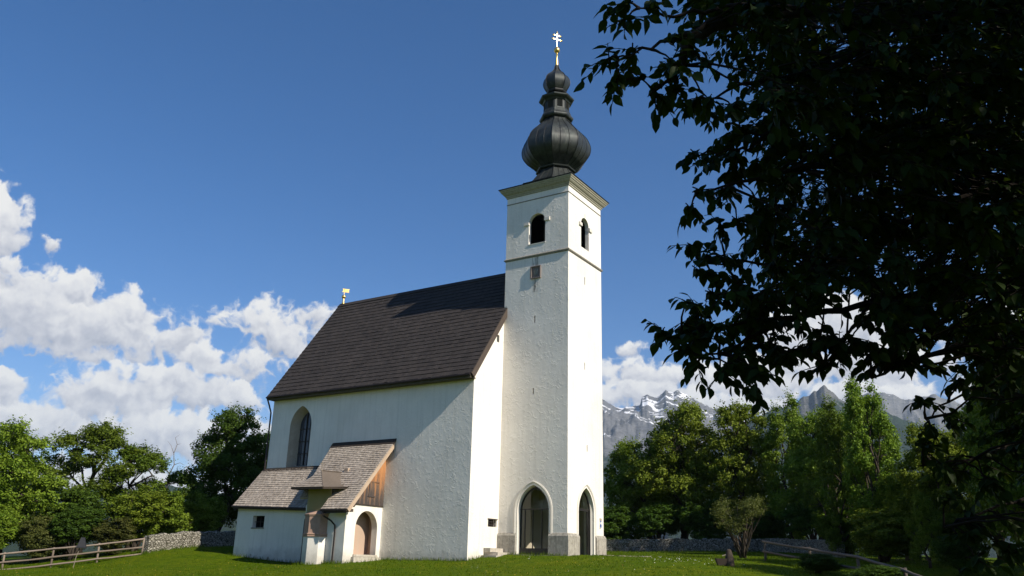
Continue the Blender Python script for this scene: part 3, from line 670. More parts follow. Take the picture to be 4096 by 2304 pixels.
def build_dome():
    cx, cy = 2.45, 5.54; ph = math.pi / 8
    def smooth(pr, n=5):
        out = []
        for i in range(len(pr) - 1):
            p0, p1, p2, p3 = pr[max(i - 1, 0)], pr[i], pr[i + 1], pr[min(i + 2, len(pr) - 1)]
            for k in range(n):
                t = k / n; out.append(tuple(0.5 * (2 * p1[j] + (p2[j] - p0[j]) * t + (2 * p0[j] - 5 * p1[j] + 4 * p2[j] - p3[j]) * t * t + (3 * p1[j] - p0[j] - 3 * p2[j] + p3[j]) * t ** 3) for j in (0, 1)))
        return out + [pr[-1]]
    def seams(mb, pr, per=2, r=0.014, lift=0.02):
        for k in range(8):
            a0, a1 = ph + k * math.pi / 4, ph + (k + 1) * math.pi / 4
            for j in range(per + 1):
                t = j / (per + 1); pts = []
                for q, z in pr:
                    p = Vector((math.cos(a0), math.sin(a0), 0)).lerp(Vector((math.cos(a1), math.sin(a1), 0)), t) * (q + lift); pts.append((cx + p.x, cy + p.y, z))
                mb.tube(pts, r * (1.3 if j == 0 else 0.8), 5, caps=False)
    k8 = 1.02      # silhouette radius to corner radius
    big = smooth([(2.75, 24.55), (2.15, 24.78), (1.68, 25.35), (1.34, 25.86), (1.20, 26.22), (1.43, 26.50), (1.93, 26.85), (2.31, 27.38), (2.41, 27.91), (2.31, 28.34), (2.08, 28.82), (1.56, 29.41), (1.17, 29.86), (1.02, 30.12), (0.98, 30.22)])
    big = [(r * k8, z) for r, z in big]
    d = MB(); d.lathe((cx, cy), big, 8, ph, True); dome = d.build("onion_dome", M["dome"], church, True)
    s = MB(); seams(s, big, 2); s.build("seams", M["seam"], dome)
    s = MB(); s.lathe((cx, cy), [(1.26, 26.10), (1.42, 26.14), (1.45, 26.20), (1.36, 26.27), (1.22, 26.30)], 8, ph, True); s.build("collar", M["dome"], dome)
    ring = [(0.98, 30.18), (1.16, 30.24), (1.24, 30.36), (1.22, 30.48), (1.10, 30.62), (1.02, 30.84), (0.98, 30.95)]
    s = MB(); s.lathe((cx, cy), smooth(ring, 3), 8, ph, True); s.build("collar", M["dome"], dome, True)
    b = MB(); b.lathe((cx, cy), [(0.93, 30.9), (0.93, 31.75)], 8, ph, True); lan = b.build("lantern", M["dome"], church)
    for k in range(8):
        a = ph + math.pi / 8 + k * math.pi / 4; n_ = Vector((math.cos(a), math.sin(a), 0)); t_ = Vector((-n_.y, n_.x, 0)); ap = 0.93 * math.cos(math.pi / 8)
        c = Vector((cx, cy, 0)) + n_ * (ap + 0.01); lv = MB(); fr = MB()
        for i in range(9):
            z = 31.06 + i * 0.065; lv.bar(c - t_ * .21 + Vector((0, 0, z)), c + t_ * .21 + Vector((0, 0, z)), 0.05, 0.018, n_ * .6 + Vector((0, 0, 1)))
        for sg in (-1, 1): fr.bar(c + t_ * .235 * sg + Vector((0, 0, 31.0)), c + t_ * .235 * sg + Vector((0, 0, 31.68)), .05, .06, n_)
        fr.bar(c - t_ * .26 + Vector((0, 0, 31.0)), c + t_ * .26 + Vector((0, 0, 31.0)), .06, .05, n_); fr.bar(c - t_ * .26 + Vector((0, 0, 31.68)), c + t_ * .26 + Vector((0, 0, 31.68)), .06, .05, n_)
        lv.build("louver", M["louver"], lan); fr.build("louver_frame", M["dome"], lan)
    e = MB(); e.lathe((cx, cy), [(0.9, 31.60), (1.0, 31.64), (1.06, 31.74), (1.20, 31.82), (1.28, 31.90), (1.30, 31.99), (1.22, 32.03), (0.60, 32.16), (0.52, 32.24), (0.52, 32.60)], 8, ph, True); e.build("lantern_roof", M["dome"], lan)
    sm = smooth([(0.56, 32.58), (0.62, 32.66), (0.70, 32.76), (0.82, 32.95), (0.93, 33.22), (0.95, 33.48), (0.87, 33.78), (0.67, 34.04), (0.45, 34.24), (0.29, 34.46), (0.18, 34.68), (0.12, 34.95)])
    t = MB(); t.lathe((cx, cy), [(r * k8, z) for r, z in sm], 8, ph, True); top = t.build("small_onion_dome", M["dome"], church, True)
    s = MB(); seams(s, [(r * k8, z) for r, z in sm], 0, 0.014); s.lathe((cx, cy), [(0.50, 32.42), (0.72, 32.48), (0.76, 32.56), (0.74, 32.66), (0.62, 32.72)], 8, ph, True); s.build("seams", M["seam"], top)
    f = MB(); f.lathe((cx, cy), [(0.125, 34.9), (0.115, 35.0), (0.085, 35.5), (0.06, 35.95), (0.09, 35.98), (0.05, 36.03), (0.04, 36.1)], 14); fin = f.build("finial", M["gold"], church, True)
    b = MB(); b.lathe((cx, cy), [(0.04, 36.04), (0.12, 36.08), (0.20, 36.16), (0.22, 36.24), (0.225, 36.27), (0.215, 36.33), (0.18, 36.42), (0.10, 36.49), (0.05, 36.52), (0.06, 36.56), (0.03, 36.6)], 16); b.build("ball", M["gold"], fin, True)
    c = MB(); a = Vector((0.56, 0.83, 0)).normalized(); n_ = Vector((0.83, -0.56, 0)); o = Vector((cx, cy, 0)); Z = Vector((0, 0, 1))
    c.bar(o + Z * 36.55, o + Z * 37.75, .058, .04, n_)
    for z, h in ((37.21, .36), (37.56, .28)): c.bar(o + a * -h + Z * z, o + a * h + Z * z, .04, .058, Z)
    for z, h in ((37.21, .38), (37.56, .30)):
        for sg in (-1, 1): c.ball(o + a * (h * sg) + Z * z, .068, 10, 6)
    c.ball(o + Z * 37.80, .066, 10, 6); c.lathe((cx, cy), [(.05, 37.84), (.012, 37.96)], 8)
    c.build("double_cross", M["gold"], fin)
build_dome()

# ---- sacristy (low annex), chapel porch and shrine turret along the south wall
def build_annex():
    mb = MB(); x0, x1, y = -L_, -9.8, -2.0; top = lambda x: 3.02 - (x - x0) * 0.03
    win = rect_hole(-15.88, -14.78, 1.73, 2.48); h1 = rect_hole(-15.78, -15.66, -.03, .09); h2 = rect_hole(-14.12, -13.98, -.2, -.06)
    mb.wall([(x0, -1), (x1, -1), (x1, 3.0), (x0, 3.1)], [(win, .32), (h1, .25), (h2, .25)], lambda u, v, d: (u, y + d, v))
    mb.wall([(y, -1), (0.02, -1), (0.02, 5.35), (y, 3.1)], [], lambda u, v, d: (x0 - 0.004, u, v))
    sac = mb.build("sacristy_wall", M["smooth_plaster"], church)
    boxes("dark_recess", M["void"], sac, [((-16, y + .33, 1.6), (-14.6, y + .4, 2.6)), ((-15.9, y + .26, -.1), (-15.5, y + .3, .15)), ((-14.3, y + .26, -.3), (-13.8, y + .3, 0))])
    b = MB(); b.box((-15.93, y - .05, 1.66), (-14.73, y + .2, 1.735)); b.build("window_sill", M["string"], sac)
    b = MB(); b.bar((-15.33, y + .2, 1.73), (-15.33, y + .2, 2.48), .03, .03, (0, 1, 0)); b.bar((-15.88, y + .2, 2.1), (-14.78, y + .2, 2.1), .03, .03); b.build("window_bars", M["iron"], sac)
    # roof
    ye, ze0, zr = -2.30, 3.12, 5.72; dy = -ye; ln = math.hypot(dy, zr - ze0); cy, cz = dy / ln, (zr - ze0) / ln
    drop = lambda x, s: -(x + 17.6) * 0.032 * (1 - s / ln)
    f = lambda x, s, h: (x, ye + s * cy - h * cz, ze0 + s * cz + h * cy + drop(x, s))
    sh = lay_shingles(f, ln, lambda s: (-17.62, -9.3 - s * 0.2), 0.175, 0.12, 0.028, 11); sh.tone = .4
    p = [(-17.58, 0), (-9.4, 0), (-9.4, ln), (-17.58, ln)]
    sh.hexa([f(x, s, -.10) for x, s in p] + [f(x, s, 0) for x, s in p]); rf = sh.build("sacristy_roof", M["grey_shingle"], church)
    g = MB(); g.tube([(-17.66, ye - .07, 3.07), (-9.95, ye - .07, 3.07 - .245)], .06, 8); g.bar((-17.6, ye + .02, 3.02), (-9.95, ye + .02, 2.775), .05, .16)
    g.box((-17.55, ye + .1, 2.86), (-17.45, -2.0, 2.98)); 
    for k in range(9): g.bar((-17.2 + k * .78, ye + .05, 2.97 - k * .025), (-17.2 + k * .78, -1.99, 3.05 - k * .025), .08, .1)
    g.build("gutter", M["gutter"], rf)
    c = MB(); c.hexa([(-17.64, -.20, 5.50), (-11.0, -.20, 5.48), (-11.0, .0, 5.72), (-17.64, .0, 5.72), (-17.64, -.20, 5.58), (-11.0, -.20, 5.55), (-11.0, -.005, 5.80), (-17.64, -.005, 5.80)]); c.build("flashing", M["dark_wood"], rf)
    # downpipe between annex and turret
    d = MB(); d.tube([(-10.3, -2.37, 2.78), (-10.28, -2.37, 2.55), (-10.1, -2.8, 2.3), (-9.98, -3.08, 2.15), (-9.96, -3.12, 1.8), (-9.96, -3.12, -.5)], .05, 8); d.build("downpipe", M["gutter"], church)
build_annex()

def build_porch():
    PX, PY = -6.553, -3.2; slope = 7.189 / 3.863 * 0 + (7.189 - 2.773) / 3.863
    zr = lambda y: 7.10 + slope * y          # roof top surface
    mb = MB(); X = lambda u, v, d: (PX - d, u, v)
    hole = round_hole(-1.345, .985, .20, 1.68, 18, 1.06)
    g = lambda y: zr(y) - .45
    mb.wall([(PY, -1), (0.02, -1), (0.02, g(0)), (PY, g(PY))], [(hole, .45)], X)
    mb.face([(-9.88, PY, -1), (PX, PY, -1), (PX, PY, g(PY)), (-9.88, PY, g(PY))]); mb.face([(-9.88, PY, -1), (-9.88, 0, -1), (-9.88, 0, g(0)), (-9.88, PY, g(PY))])
    pw = mb.build("porch_wall", M["smooth_plaster"], church)
    r = MB(); xi = PX - .44; r.face([(-9.9, -2.7, .12), (xi, -2.7, .12), (xi, -.02, .12), (-9.9, -.02, .12)]); r.face([(-7.55, -2.75, 0), (-7.55, -.02, 0), (-7.55, -.02, 3.2), (-7.55, -2.75, 3.2)])
    r.face([(-9.9, -.03, 0), (xi, -.03, 0), (xi, -.03, 3.2), (-9.9, -.03, 3.2)]); r.face([(-9.9, -2.75, 0), (xi, -2.75, 0), (xi, -2.75, 3.2), (-9.9, -2.75, 3.2)]); r.face([(-9.9, -2.75, 3.15), (xi, -2.75, 3.15), (xi, -.02, 3.15), (-9.9, -.02, 3.15)])
    r.build("niche", M["pink_plaster"], pw)
    s = MB(); s.box((PX - .45, -2.38, .08), (PX + .10, -.30, .20)); s.box((PX - .2, -2.5, -.25), (PX + .22, -.1, .06)); s.build("doorstep", M["step"], pw)
    # weathered boards in the gable
    b = MB(); rg = random.Random(4); y = 0.0
    while y > -2.62:
        w = rg.uniform(.13, .2); y2 = max(y - w + .008, -2.66); b.hexa([(PX + .005, y2, 3.07), (PX + .03 + rg.uniform(0, .012), y2, 3.07), (PX + .035, y, 3.07), (PX + .005, y, 3.07), (PX + .005, y2, g(y2) + .02), (PX + .03, y2, g(y2) + .02), (PX + .035, y, g(y) + .02), (PX + .005, y, g(y) + .02)], rg.random()); y -= w
    bd = b.build("gable_boards", M["boards"], pw)
    b = MB(); b.box((PX + .03, -1.42, 3.62), (PX + .06, -.92, 4.45), .15); b.box((PX + .05, -1.48, 3.56), (PX + .075, -.86, 3.63), .1); b.box((PX + .05, -1.48, 4.45), (PX + .075, -.5, 4.51), .2); b.build("hatch", M["boards"], bd)
    b = MB(); b.box((PX + .03, -2.7, 3.03), (PX + .055, 0.0, 3.09)); b.build("ledge", M["dark_wood"], bd)
    # roof
    ye = -3.863; ln = math.hypot(3.863, 3.863 * slope); cy = 3.863 / ln; cz = cy * slope; z0 = zr(ye)
    f = lambda x, s, h: (x, ye + s * cy - h * cz, z0 + s * cz + h * cy)
    sh = lay_shingles(f, ln, lambda s: (-11.26 + .9 * (1 - s / ln), -5.83) if s > 1.0 else (-7.95, -5.83), 0.180, 0.13, 0.029, 21); sh.tone = .4
    p = [(-10.5, 1.0), (-5.86, 1.0), (-5.86, ln), (-11.24, ln)]; sh.hexa([f(x, s, -.12) for x, s in p] + [f(x, s, 0) for x, s in p])
    p = [(-7.9, 0), (-5.86, 0), (-5.86, 1.0), (-7.9, 1.0)]; sh.hexa([f(x, s, -.12) for x, s in p] + [f(x, s, 0) for x, s in p])
    rf = sh.build("porch_roof", M["grey_shingle"], church)
    v = MB(); p = [(-5.92, -.02), (-5.83, -.02), (-5.83, ln), (-5.92, ln)]; v.hexa([f(x, s, -.23) for x, s in p] + [f(x, s, -.01) for x, s in p], .5); v.build("bargeboard", M["pale_wood"], rf)
    for s_ in (0.55, 5.2): v = MB(); v.hexa([f(x, s, h) for h in (-.42, -.125) for x, s in ((-6.6, s_), (-5.95, s_), (-5.95, s_ + .16), (-6.6, s_ + .16))], .3); v.build("purlin", M["verge_wood"], rf)
    v = MB(); v.box((PX - .1, -3.45, 2.55), (-6.0, -3.2, 2.72), .3); v.build("purlin", M["verge_wood"], rf)
    c = MB(); c.hexa([(-11.28, -.26, zr(-.26)), (-5.80, -.26, zr(-.26)), (-5.80, 0, zr(0) + .02), (-11.28, 0, zr(0) + .02), (-11.28, -.26, zr(-.26) + .10), (-5.80, -.26, zr(-.26) + .10), (-5.80, -.005, zr(0) + .14), (-11.28, -.005, zr(0) + .14)]); c.build("flashing", M["dark_wood"], rf)
    g_ = MB(); g_.tube([(-7.95, ye - .06, z0 - .06), (-5.86, ye - .06, z0 - .09)], .055, 8); g_.box((-7.9, ye + .03, z0 - .22), (-5.95, ye + .07, z0 - .03)); g_.build("gutter", M["gutter"], rf)
    d = MB(); d.tube([(-7.72, ye - .06, z0 - .08), (-7.7, ye - .06, z0 - .36), (-7.42, -3.5, 2.05), (-7.28, -3.30, 1.80), (-7.27, -3.27, 1.4), (-7.30, -3.27, -.35)], .05, 8); d.build("downpipe", M["gutter"], church)
build_porch()

def build_turret():
    cx, cy = -8.79, -3.0; R8 = 0.89; pts = lambda r: [(cx + r * math.cos(math.pi / 4 * k), cy + r * math.sin(math.pi / 4 * k)) for k in range(8)]
    def prism(rows):
        m = MB()
        for (r0, z0), (r1, z1) in zip(rows, rows[1:]):
            a, b = pts(r0), pts(r1)
            for k in range(8):
                if k in (0, 1, 2, 3) and False: continue
                m.face([(*a[k], z0), (*a[(k + 1) % 8], z0), (*b[(k + 1) % 8], z1), (*b[k], z1)])
        m.face([(*q, rows[-1][1]) for q in pts(rows[-1][0])]); return m
    sh = prism([(R8, -1), (R8, 1.13)]).build("shrine_turret", M["smooth_plaster"], church)
    prism([(R8, 1.13), (R8 + .07, 1.15), (R8 + .07, 1.20), (R8 + .04, 1.22), (R8 + .08, 1.26), (R8 + .08, 1.31), (R8 + .02, 1.34), (R8 + .01, 2.30), (R8 + .05, 2.33), (R8 + .07, 2.42), (R8 + .0, 2.46)]).build("stone_band", M["pink_stone"], sh)
    m = MB(); m.box((-9.75, -3.26, 2.46), (-7.86, -3.19, 3.95)); m.build("painted_wall", M["mural"], sh)
    m = MB(); n = 8; q = pts(R8); m.mesh([(*p_, 2.455) for p_ in q] + [(cx + (p_[0] - cx) * .9, -3.2 if p_[1] < -3.2 else p_[1], 2.66) for p_ in q], [(k, (k + 1) % n, n + (k + 1) % n, n + k) for k in range(n)]); m.build("sloped_cap", M["pink_stone"], sh)
    # hipped shingle roof of the turret sweeping back into the porch roof
    A, Lc, Mc, Re, Rr, Lr = Vector((-8.88, -3.2, 5.02)), Vector((-10.34, -4.12, 3.97)), Vector((-7.70, -4.12, 3.94)), Vector((-8.45, -1.83, 5.00)), Vector((-6.95, -2.68, 4.05)), Vector((-10.6, -2.72, 4.05))
    rg = random.Random(9); m = MB(); nrow = 8
    sagp = lambda t: -0.16 * math.sin(math.pi * t)
    for i in range(nrow):    # front slope: courses of shingles
        t0, t1 = i / nrow, min(1, (i + 1.3) / nrow); nsh = max(1, int(18 * (1 - t0)))
        for j in range(nsh):
            u0, u1 = j / nsh, (j + .96) / nsh
            P = lambda t, u, h: Lc.lerp(A, t).lerp(Mc.lerp(A, t), u) + Vector((0, -h * .7, h * .7 + sagp(t) * .5))
            m.mesh([P(t0, u0, .02), P(t0, u1, .02), P(t1, u1, .015), P(t1, u0, .015), P(t0, u0, .05 + rg.random() * .012), P(t0, u1, .05)], [(4, 5, 2, 3), (0, 1, 5, 4)], min(1, max(0, rg.gauss(.42, .22))))
    tr = m.build("turret_roof", M["grey_shingle"], church)
    for nm, c0, c1, e in (("lead_slope", Mc, Rr, 1), ("lead_slope", Lc, Lr, -1)):
        q = MB(); n = 8; G = {}
        for i in range(n + 1):
            for j in range(n + 1):
                t, u = i / n, j / n; p = c0.lerp(c1, u).lerp(A.lerp(Re, u), t); p.z += sagp(t) * (.8 + .9 * u) - .10 * math.sin(math.pi * u) * (1 - t) * 0; p.x += e * .12 * u * (1 - t); G[i, j] = p
        for i in range(n):
            for j in range(n): q.face([G[i, j], G[i, j + 1], G[i + 1, j + 1], G[i + 1, j]])
        q.build(nm, M["lead"] if e > 0 else M["grey_shingle"], tr, True, True)
    f = MB(); f.face([Lc, Mc, Rr, Lr]); dz = Vector((0, 0, -.10))
    for a, b in ((Lc, Mc), (Mc, Rr), (Lc, Lr)): f.face([a, b, b + dz, a + dz]); f.bar(a + dz * .5, b + dz * .5, .07, .12)
    f.face([Lc + dz, Mc + dz, Rr + dz, Lr + dz]); f.build("eave_board", M["dark_wood"], tr)
    h = MB(); h.tube([Mc.lerp(A, t) + Vector((0, 0, sagp(t) * .5 + .03)) for t in (0, .25, .5, .75, 1)], .03, 6); h.tube([A.lerp(Re, t) + Vector((0, 0, .03)) for t in (0, .5, 1)], .04, 6); h.build("hip_roll", M["lead"], tr)
    x = MB(); x.lathe((A.x, A.y), [(.06, 4.96), (.05, 5.05), (.02, 5.12), (.014, 5.62)], 8); x.bar((A.x - .1, A.y - .08, 5.46), (A.x + .1, A.y + .08, 5.46), .022, .022); x.build("finial", M["pole"], tr)
    v = MB(); v.box((-8.28, -1.85, 5.02), (-7.98, -1.62, 5.28)); v.build("roof_vent", M["pale_wood"], tr)
build_turret()

# stone steps in the corner of gable and tower, threshold slab, sign
st = empty("stone_steps", (0, 2.2, gz(0, 2.2)), "worn stone steps stacked in the corner of gable wall and tower", "steps")
def slab(mb, x0, x1, y0, y1, z0, z1, seed):
    rg = random.Random(seed); j = lambda: rg.uniform(-.03, .03)
    mb.hexa([(x0 + j(), y0 + j(), z0), (x1 + j(), y0 + j(), z0), (x1 + j(), y1 + j(), z0), (x0 + j(), y1 + j(), z0), (x0 + j(), y0 + j(), z1 + j() * .4), (x1 + j(), y0 + j(), z1 + j() * .4), (x1 + j(), y1 + j(), z1 + j() * .4), (x0 + j(), y1 + j(), z1 + j() * .4)])
gz0 = gz(0, 2.2)
for i, (x0, x1, y0, y1, z0, z1) in enumerate([(.02, .50, 1.62, 3.0, .52, .74), (.02, .95, 1.72, 3.0, .32, .53), (.02, 1.12, 1.36, 2.98, .02, .33)]):
    m = MB(); slab(m, x0, x1, y0 - 2.2, y1 - 2.2, z0 - gz0, z1 - gz0, i); m.build("step", M["step"], st)
th = empty("threshold_slab", (3, 2.8, .3), "long flat stone threshold along the foot of the tower below the glass arch", "slab")
m = MB(); slab(m, -2.0, 2.05, -.12, .3, -.35, .12, 5); m.build("slab", M["plinth"], th)
sg = empty("emblem_sign", (XT + .01, 7.41, 2.1), "narrow blue and white shield sign with sand coloured plate on the tower wall", "sign")
m = MB(); m.box((-.005, -.13, 0), (.02, .13, .62)); m.build("plate", M["sign_white"], sg)
m = MB(); m.box((.02, -.12, .47), (.028, .12, .61)); m.build("text_plate", M["sign_sand"], sg)
m = MB(); m.face([(.024, -.11, .46), (.024, .11, .46), (.024, 0, .33)]); m.build("blue_triangle", M["sign_blue"], sg)
m = MB(); m.face([(.024, 0, .31), (.024, .11, .20), (.024, .10, .10), (.024, 0, .02), (.024, -.10, .10), (.024, -.11, .20)]); m.build("blue_shield", M["sign_blue"], sg)

# ------------------------------------------------------------------ fences, dry stone walls, small things
def fence(name, label, pts, rails, rad, seed, square):
    """pts: (x, y) of the posts; rails: one height per post for each rail"""
    rg = random.Random(seed); b = Vector((pts[0][0], pts[0][1], gz(*pts[0]))); root = empty(name, b, label, "fence")
    for i, (x, y) in enumerate(pts):
        z0 = gz(x, y); zt = rails[0][i] + .08; m = MB(); m.tone = rg.random(); t = Vector((rg.uniform(-.05, .05), rg.uniform(-.05, .05), 0))
        m.tube([Vector((x, y, z0 - .3)) - b, Vector((x, y, (z0 + zt) / 2)) + t * .5 - b, Vector((x, y, zt)) + t - b], [rad * 1.25, rad * 1.15, rad * 1.05], 8); m.build("post", M["shaded_rail"] if square else M["rail"], root, True)
    d = (Vector(pts[-1]) - Vector(pts[0])).normalized(); n = Vector((d.y, -d.x, 0)) * rad * 1.7
    if n.dot(CAM - b) < 0: n = -n
    for r in rails:
        m = MB(); m.tone = rg.random()
        P = [Vector((pts[i][0], pts[i][1], r[i])) + n - b for i in range(len(pts)) if r[i] is not None]
        Q = []
        for a, c in zip(P, P[1:]): Q += [a.lerp(c, t) + Vector((0, 0, -.02 * math.sin(math.pi * t) + rg.uniform(-.012, .012))) for t in (0, .25, .5, .75)]
        Q.append(P[-1]); m.tube(Q, [rad * rg.uniform(.85, 1.1) for _ in Q], 8); m.build("rail", M["shaded_rail"] if square else M["rail"], root, True)
fence("rail_fence", "weathered three rail wooden fence at the left edge of the lawn", [(-30.8, -15.5), (-29.25, -13.35), (-27.69, -11.23), (-26.13, -9.05), (-24.57, -6.93), (-23.35, -4.6)],
      [[-1.2, -.68, -.27, .11, .45, .88], [-1.7, -1.2, -.79, -.42, .0, .35], [-2.1, -1.65, -1.24, -.88, -.46, -.08]], .058, 1, False)
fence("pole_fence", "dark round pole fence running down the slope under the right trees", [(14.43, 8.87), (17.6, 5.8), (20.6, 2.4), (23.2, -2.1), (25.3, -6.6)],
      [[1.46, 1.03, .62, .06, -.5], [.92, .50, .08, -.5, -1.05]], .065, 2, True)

def stone_wall(name, label, path, h, th, seed):
    b = Vector((path[0][0], path[0][1], gz(*path[0]))); root = None
    pts = []
    for (x0, y0), (x1, y1) in zip(path, path[1:]):
        n = max(1, int(math.hypot(x1 - x0, y1 - y0) / .16))
        for i in range(n): pts.append((x0 + (x1 - x0) * i / n, y0 + (y1 - y0) * i / n))
    pts.append(path[-1]); m = MB(); rows = 9; V = []; F = []
    for i, (x, y) in enumerate(pts):
        xa, ya = pts[max(i - 1, 0)]; xb, yb = pts[min(i + 1, len(pts) - 1)]; d = Vector((xb - xa, yb - ya, 0)).normalized(); nr = Vector((d.y, -d.x, 0)); z = gz(x, y)
        hh = h * (1 + .10 * noise.noise(Vector((x * .8, y * .8, seed))) + .05 * noise.noise(Vector((x * 4, y * 4, seed))))
        prof = [(th / 2, -.3 + (hh + .3) * k / rows) for k in range(rows + 1)] + [(0, hh * 1.04)] + [(-th / 2, hh - (hh + .3) * k / rows) for k in range(rows + 1)]
        for o, zz in prof:
            p = Vector((x, y, z + zz)) + nr * o; q = noise.noise_vector(p * 2.6) * .075 + noise.noise_vector(p * 6) * .03; V.append(p + q - b)
    k = 2 * (rows + 1) + 1
    for i in range(len(pts) - 1):
        for j in range(k - 1): F.append((i * k + j, i * k + j + 1, (i + 1) * k + j + 1, (i + 1) * k + j))
    F.append(tuple(range(k))); F.append(tuple((len(pts) - 1) * k + j for j in range(k - 1, -1, -1)))
    m.mesh(V, F); o = m.build(name, M["rubble"]); o.location = b; tag(o, label, "wall")
stone_wall("dry_stone_wall", "pale rubble stone wall between the rail fence and the church", [(-23.55, -4.25), (-23.9, -2.0), (-24.5, .9), (-24.7, 4.0), (-24.8, 16.0)], 1.05, .5, 3)
stone_wall("dry_stone_wall", "low shaded rubble wall beyond the lawn right of the tower", [(-14, 29.0), (-6, 31.0), (0, 33.2), (6.84, 34.9), (12.5, 30.5), (15.5, 24)], 1.05, .5, 8)

fl = empty("floodlight", (-23.41, -9.18, gz(-23.41, -9.18)), "black floodlight on a thin leaning pole in front of the rail fence", "floodlight")
m = MB(); m.tube([(0, 0, -.2), (-.02, .08, .6), (.06, .2, 1.22)], .022, 8); m.build("pole", M["pole"], fl)
m = MB(); c = Vector((.12, .24, 1.5)); a = Vector((.67, .74, 0)); nn = Vector((.74, -.67, 0)); Z = Vector((0, 0, 1))
m.hexa([c + a * -.26 + nn * -.1 + Z * -.26, c + a * .30 + nn * -.1 + Z * -.30, c + a * .30 + nn * .16 + Z * -.30, c + a * -.26 + nn * .16 + Z * -.26, c + a * -.12 + nn * -.08 + Z * .34, c + a * .12 + nn * -.08 + Z * .34, c + a * .10 + nn * .04 + Z * .34, c + a * -.10 + nn * .04 + Z * .34])
m.bar(c + a * -.3 + nn * .19 + Z * -.24, c + a * .36 + nn * .19 + Z * -.28, .05, .08)
m.build("lamp_housing", M["lamp_black"], fl)
m = MB(); m.bar(c + a * -.12 + Z * -.42, c + a * -.12 + Z * .0 - nn * .14, .04, .03, nn); m.bar(c + a * .2 + Z * -.38, c + a * .2 + Z * .0 - nn * .14, .04, .03, nn); m.bar(c + a * -.12 + Z * -.42, c + a * .2 + Z * -.38, .04, .03); m.build("bracket", M["lamp_black"], fl)

tz = gz(14.3, 2.1); tr_ = empty("trough_fountain", (14.3, 2.1, tz), "small wooden trough beside a tapered stone stump on the shaded lawn", "trough")
m = MB(); R_ = Vector((.84, .54, 0)); Fd = Vector((-.54, .84, 0))
def tp(u, v, z): return R_ * u + Fd * v + Vector((0, 0, z))
o1 = [(-.52, -.22), (.12, -.22), (.12, .22), (-.52, .22)]; o0 = [(-.40, -.16), (.08, -.16), (.08, .16), (-.40, .16)]; i1 = [(-.46, -.17), (.08, -.17), (.08, .17), (-.46, .17)]
for A_, za, B_, zb in ((o0, .02, o1, .40), (o1, .40, i1, .40), (i1, .40, [(u * .95, v * .9) for u, v in i1], .22)):
    for k in range(4): m.face([tp(*A_[k], za), tp(*A_[(k + 1) % 4], za), tp(*B_[(k + 1) % 4], zb), tp(*B_[k], zb)])
m.face([tp(u * .95, v * .9, .22) for u, v in i1]); m.build("basin", M["dark_wood"], tr_)
m = MB(); m.lathe((0, 0), [(.30, -.1), (.29, .15), (.25, .45), (.17, .78), (.12, .90), (.05, .94)], 12); o_ = m.build("stump", M["bark"], tr_, True); o_.location = tp(.30, 0, 0); tr_.scale = (.86, .86, .86)  # dark bark colour on the stump stands in for shade
m = MB(); m.tube([tp(.26, -.05, .62), tp(.05, -.05, .60), tp(-.12, -.05, .54)], .03, 8); m.build("spout", M["pole"], tr_)

rg = random.Random(31)
for i, (x, y, s) in enumerate([(5.3, 7.3, .55), (5.6, 8.3, .6), (6.2, 7.8, .5), (6.3, 8.8, .55), (5.4, 9.2, .45), (7.1, 8.9, .5), (5.6, 6.4, .45), (6.3, 6.9, .4), (7.3, 7.9, .4)]):
    m = MB(); n = 7; a0 = rg.random() * 6; top = [(s * rg.uniform(.7, 1.1) * math.cos(a0 + k * 2 * math.pi / n), .8 * s * rg.uniform(.7, 1.1) * math.sin(a0 + k * 2 * math.pi / n)) for k in range(n)]
    zt = .025 + rg.random() * .03; m.mesh([(u, v, -.1) for u, v in top] + [(u * .95, v * .95, zt) for u, v in top], [tuple(range(n, 2 * n))] + [(k, (k + 1) % n, n + (k + 1) % n, n + k) for k in range(n)])
    o = m.build("flagstone", M["flag"]); o.location = (x, y, gz(x, y)); tag(o, "flat pale flagstone sunk in the grass at the right foot of the tower", "flagstone", "flagstones beside the tower door")

# ------------------------------------------------------------------ vegetation
def leaf_quads(rng, P, size, out_dir, droop=0.25):
    """one folded diamond leaf (two triangles as a quad) at each point"""
    n = len(P); nrm = out_dir * .75 + np.array([0, 0, .35]) + rng.normal(0, .65, (n, 3)); nrm /= np.linalg.norm(nrm, axis=1)[:, None] + 1e-9
    t = rng.normal(0, 1, (n, 3)) + out_dir * .6; t[:, 2] -= droop; t -= nrm * (t * nrm).sum(1)[:, None]; t /= np.linalg.norm(t, axis=1)[:, None] + 1e-9
    s = np.cross(nrm, t); L = size * rng.uniform(.65, 1.25, n)[:, None]; W = L * rng.uniform(.26, .36, n)[:, None]
    V = np.stack([P - t * L * .5, P + s * W - t * L * .05 + nrm * L * .10, P + t * L * .5 - nrm * L * .06, P - s * W - t * L * .05 + nrm * L * .10], 1).reshape(-1, 3)
    return V, np.arange(n * 4).reshape(n, 4)

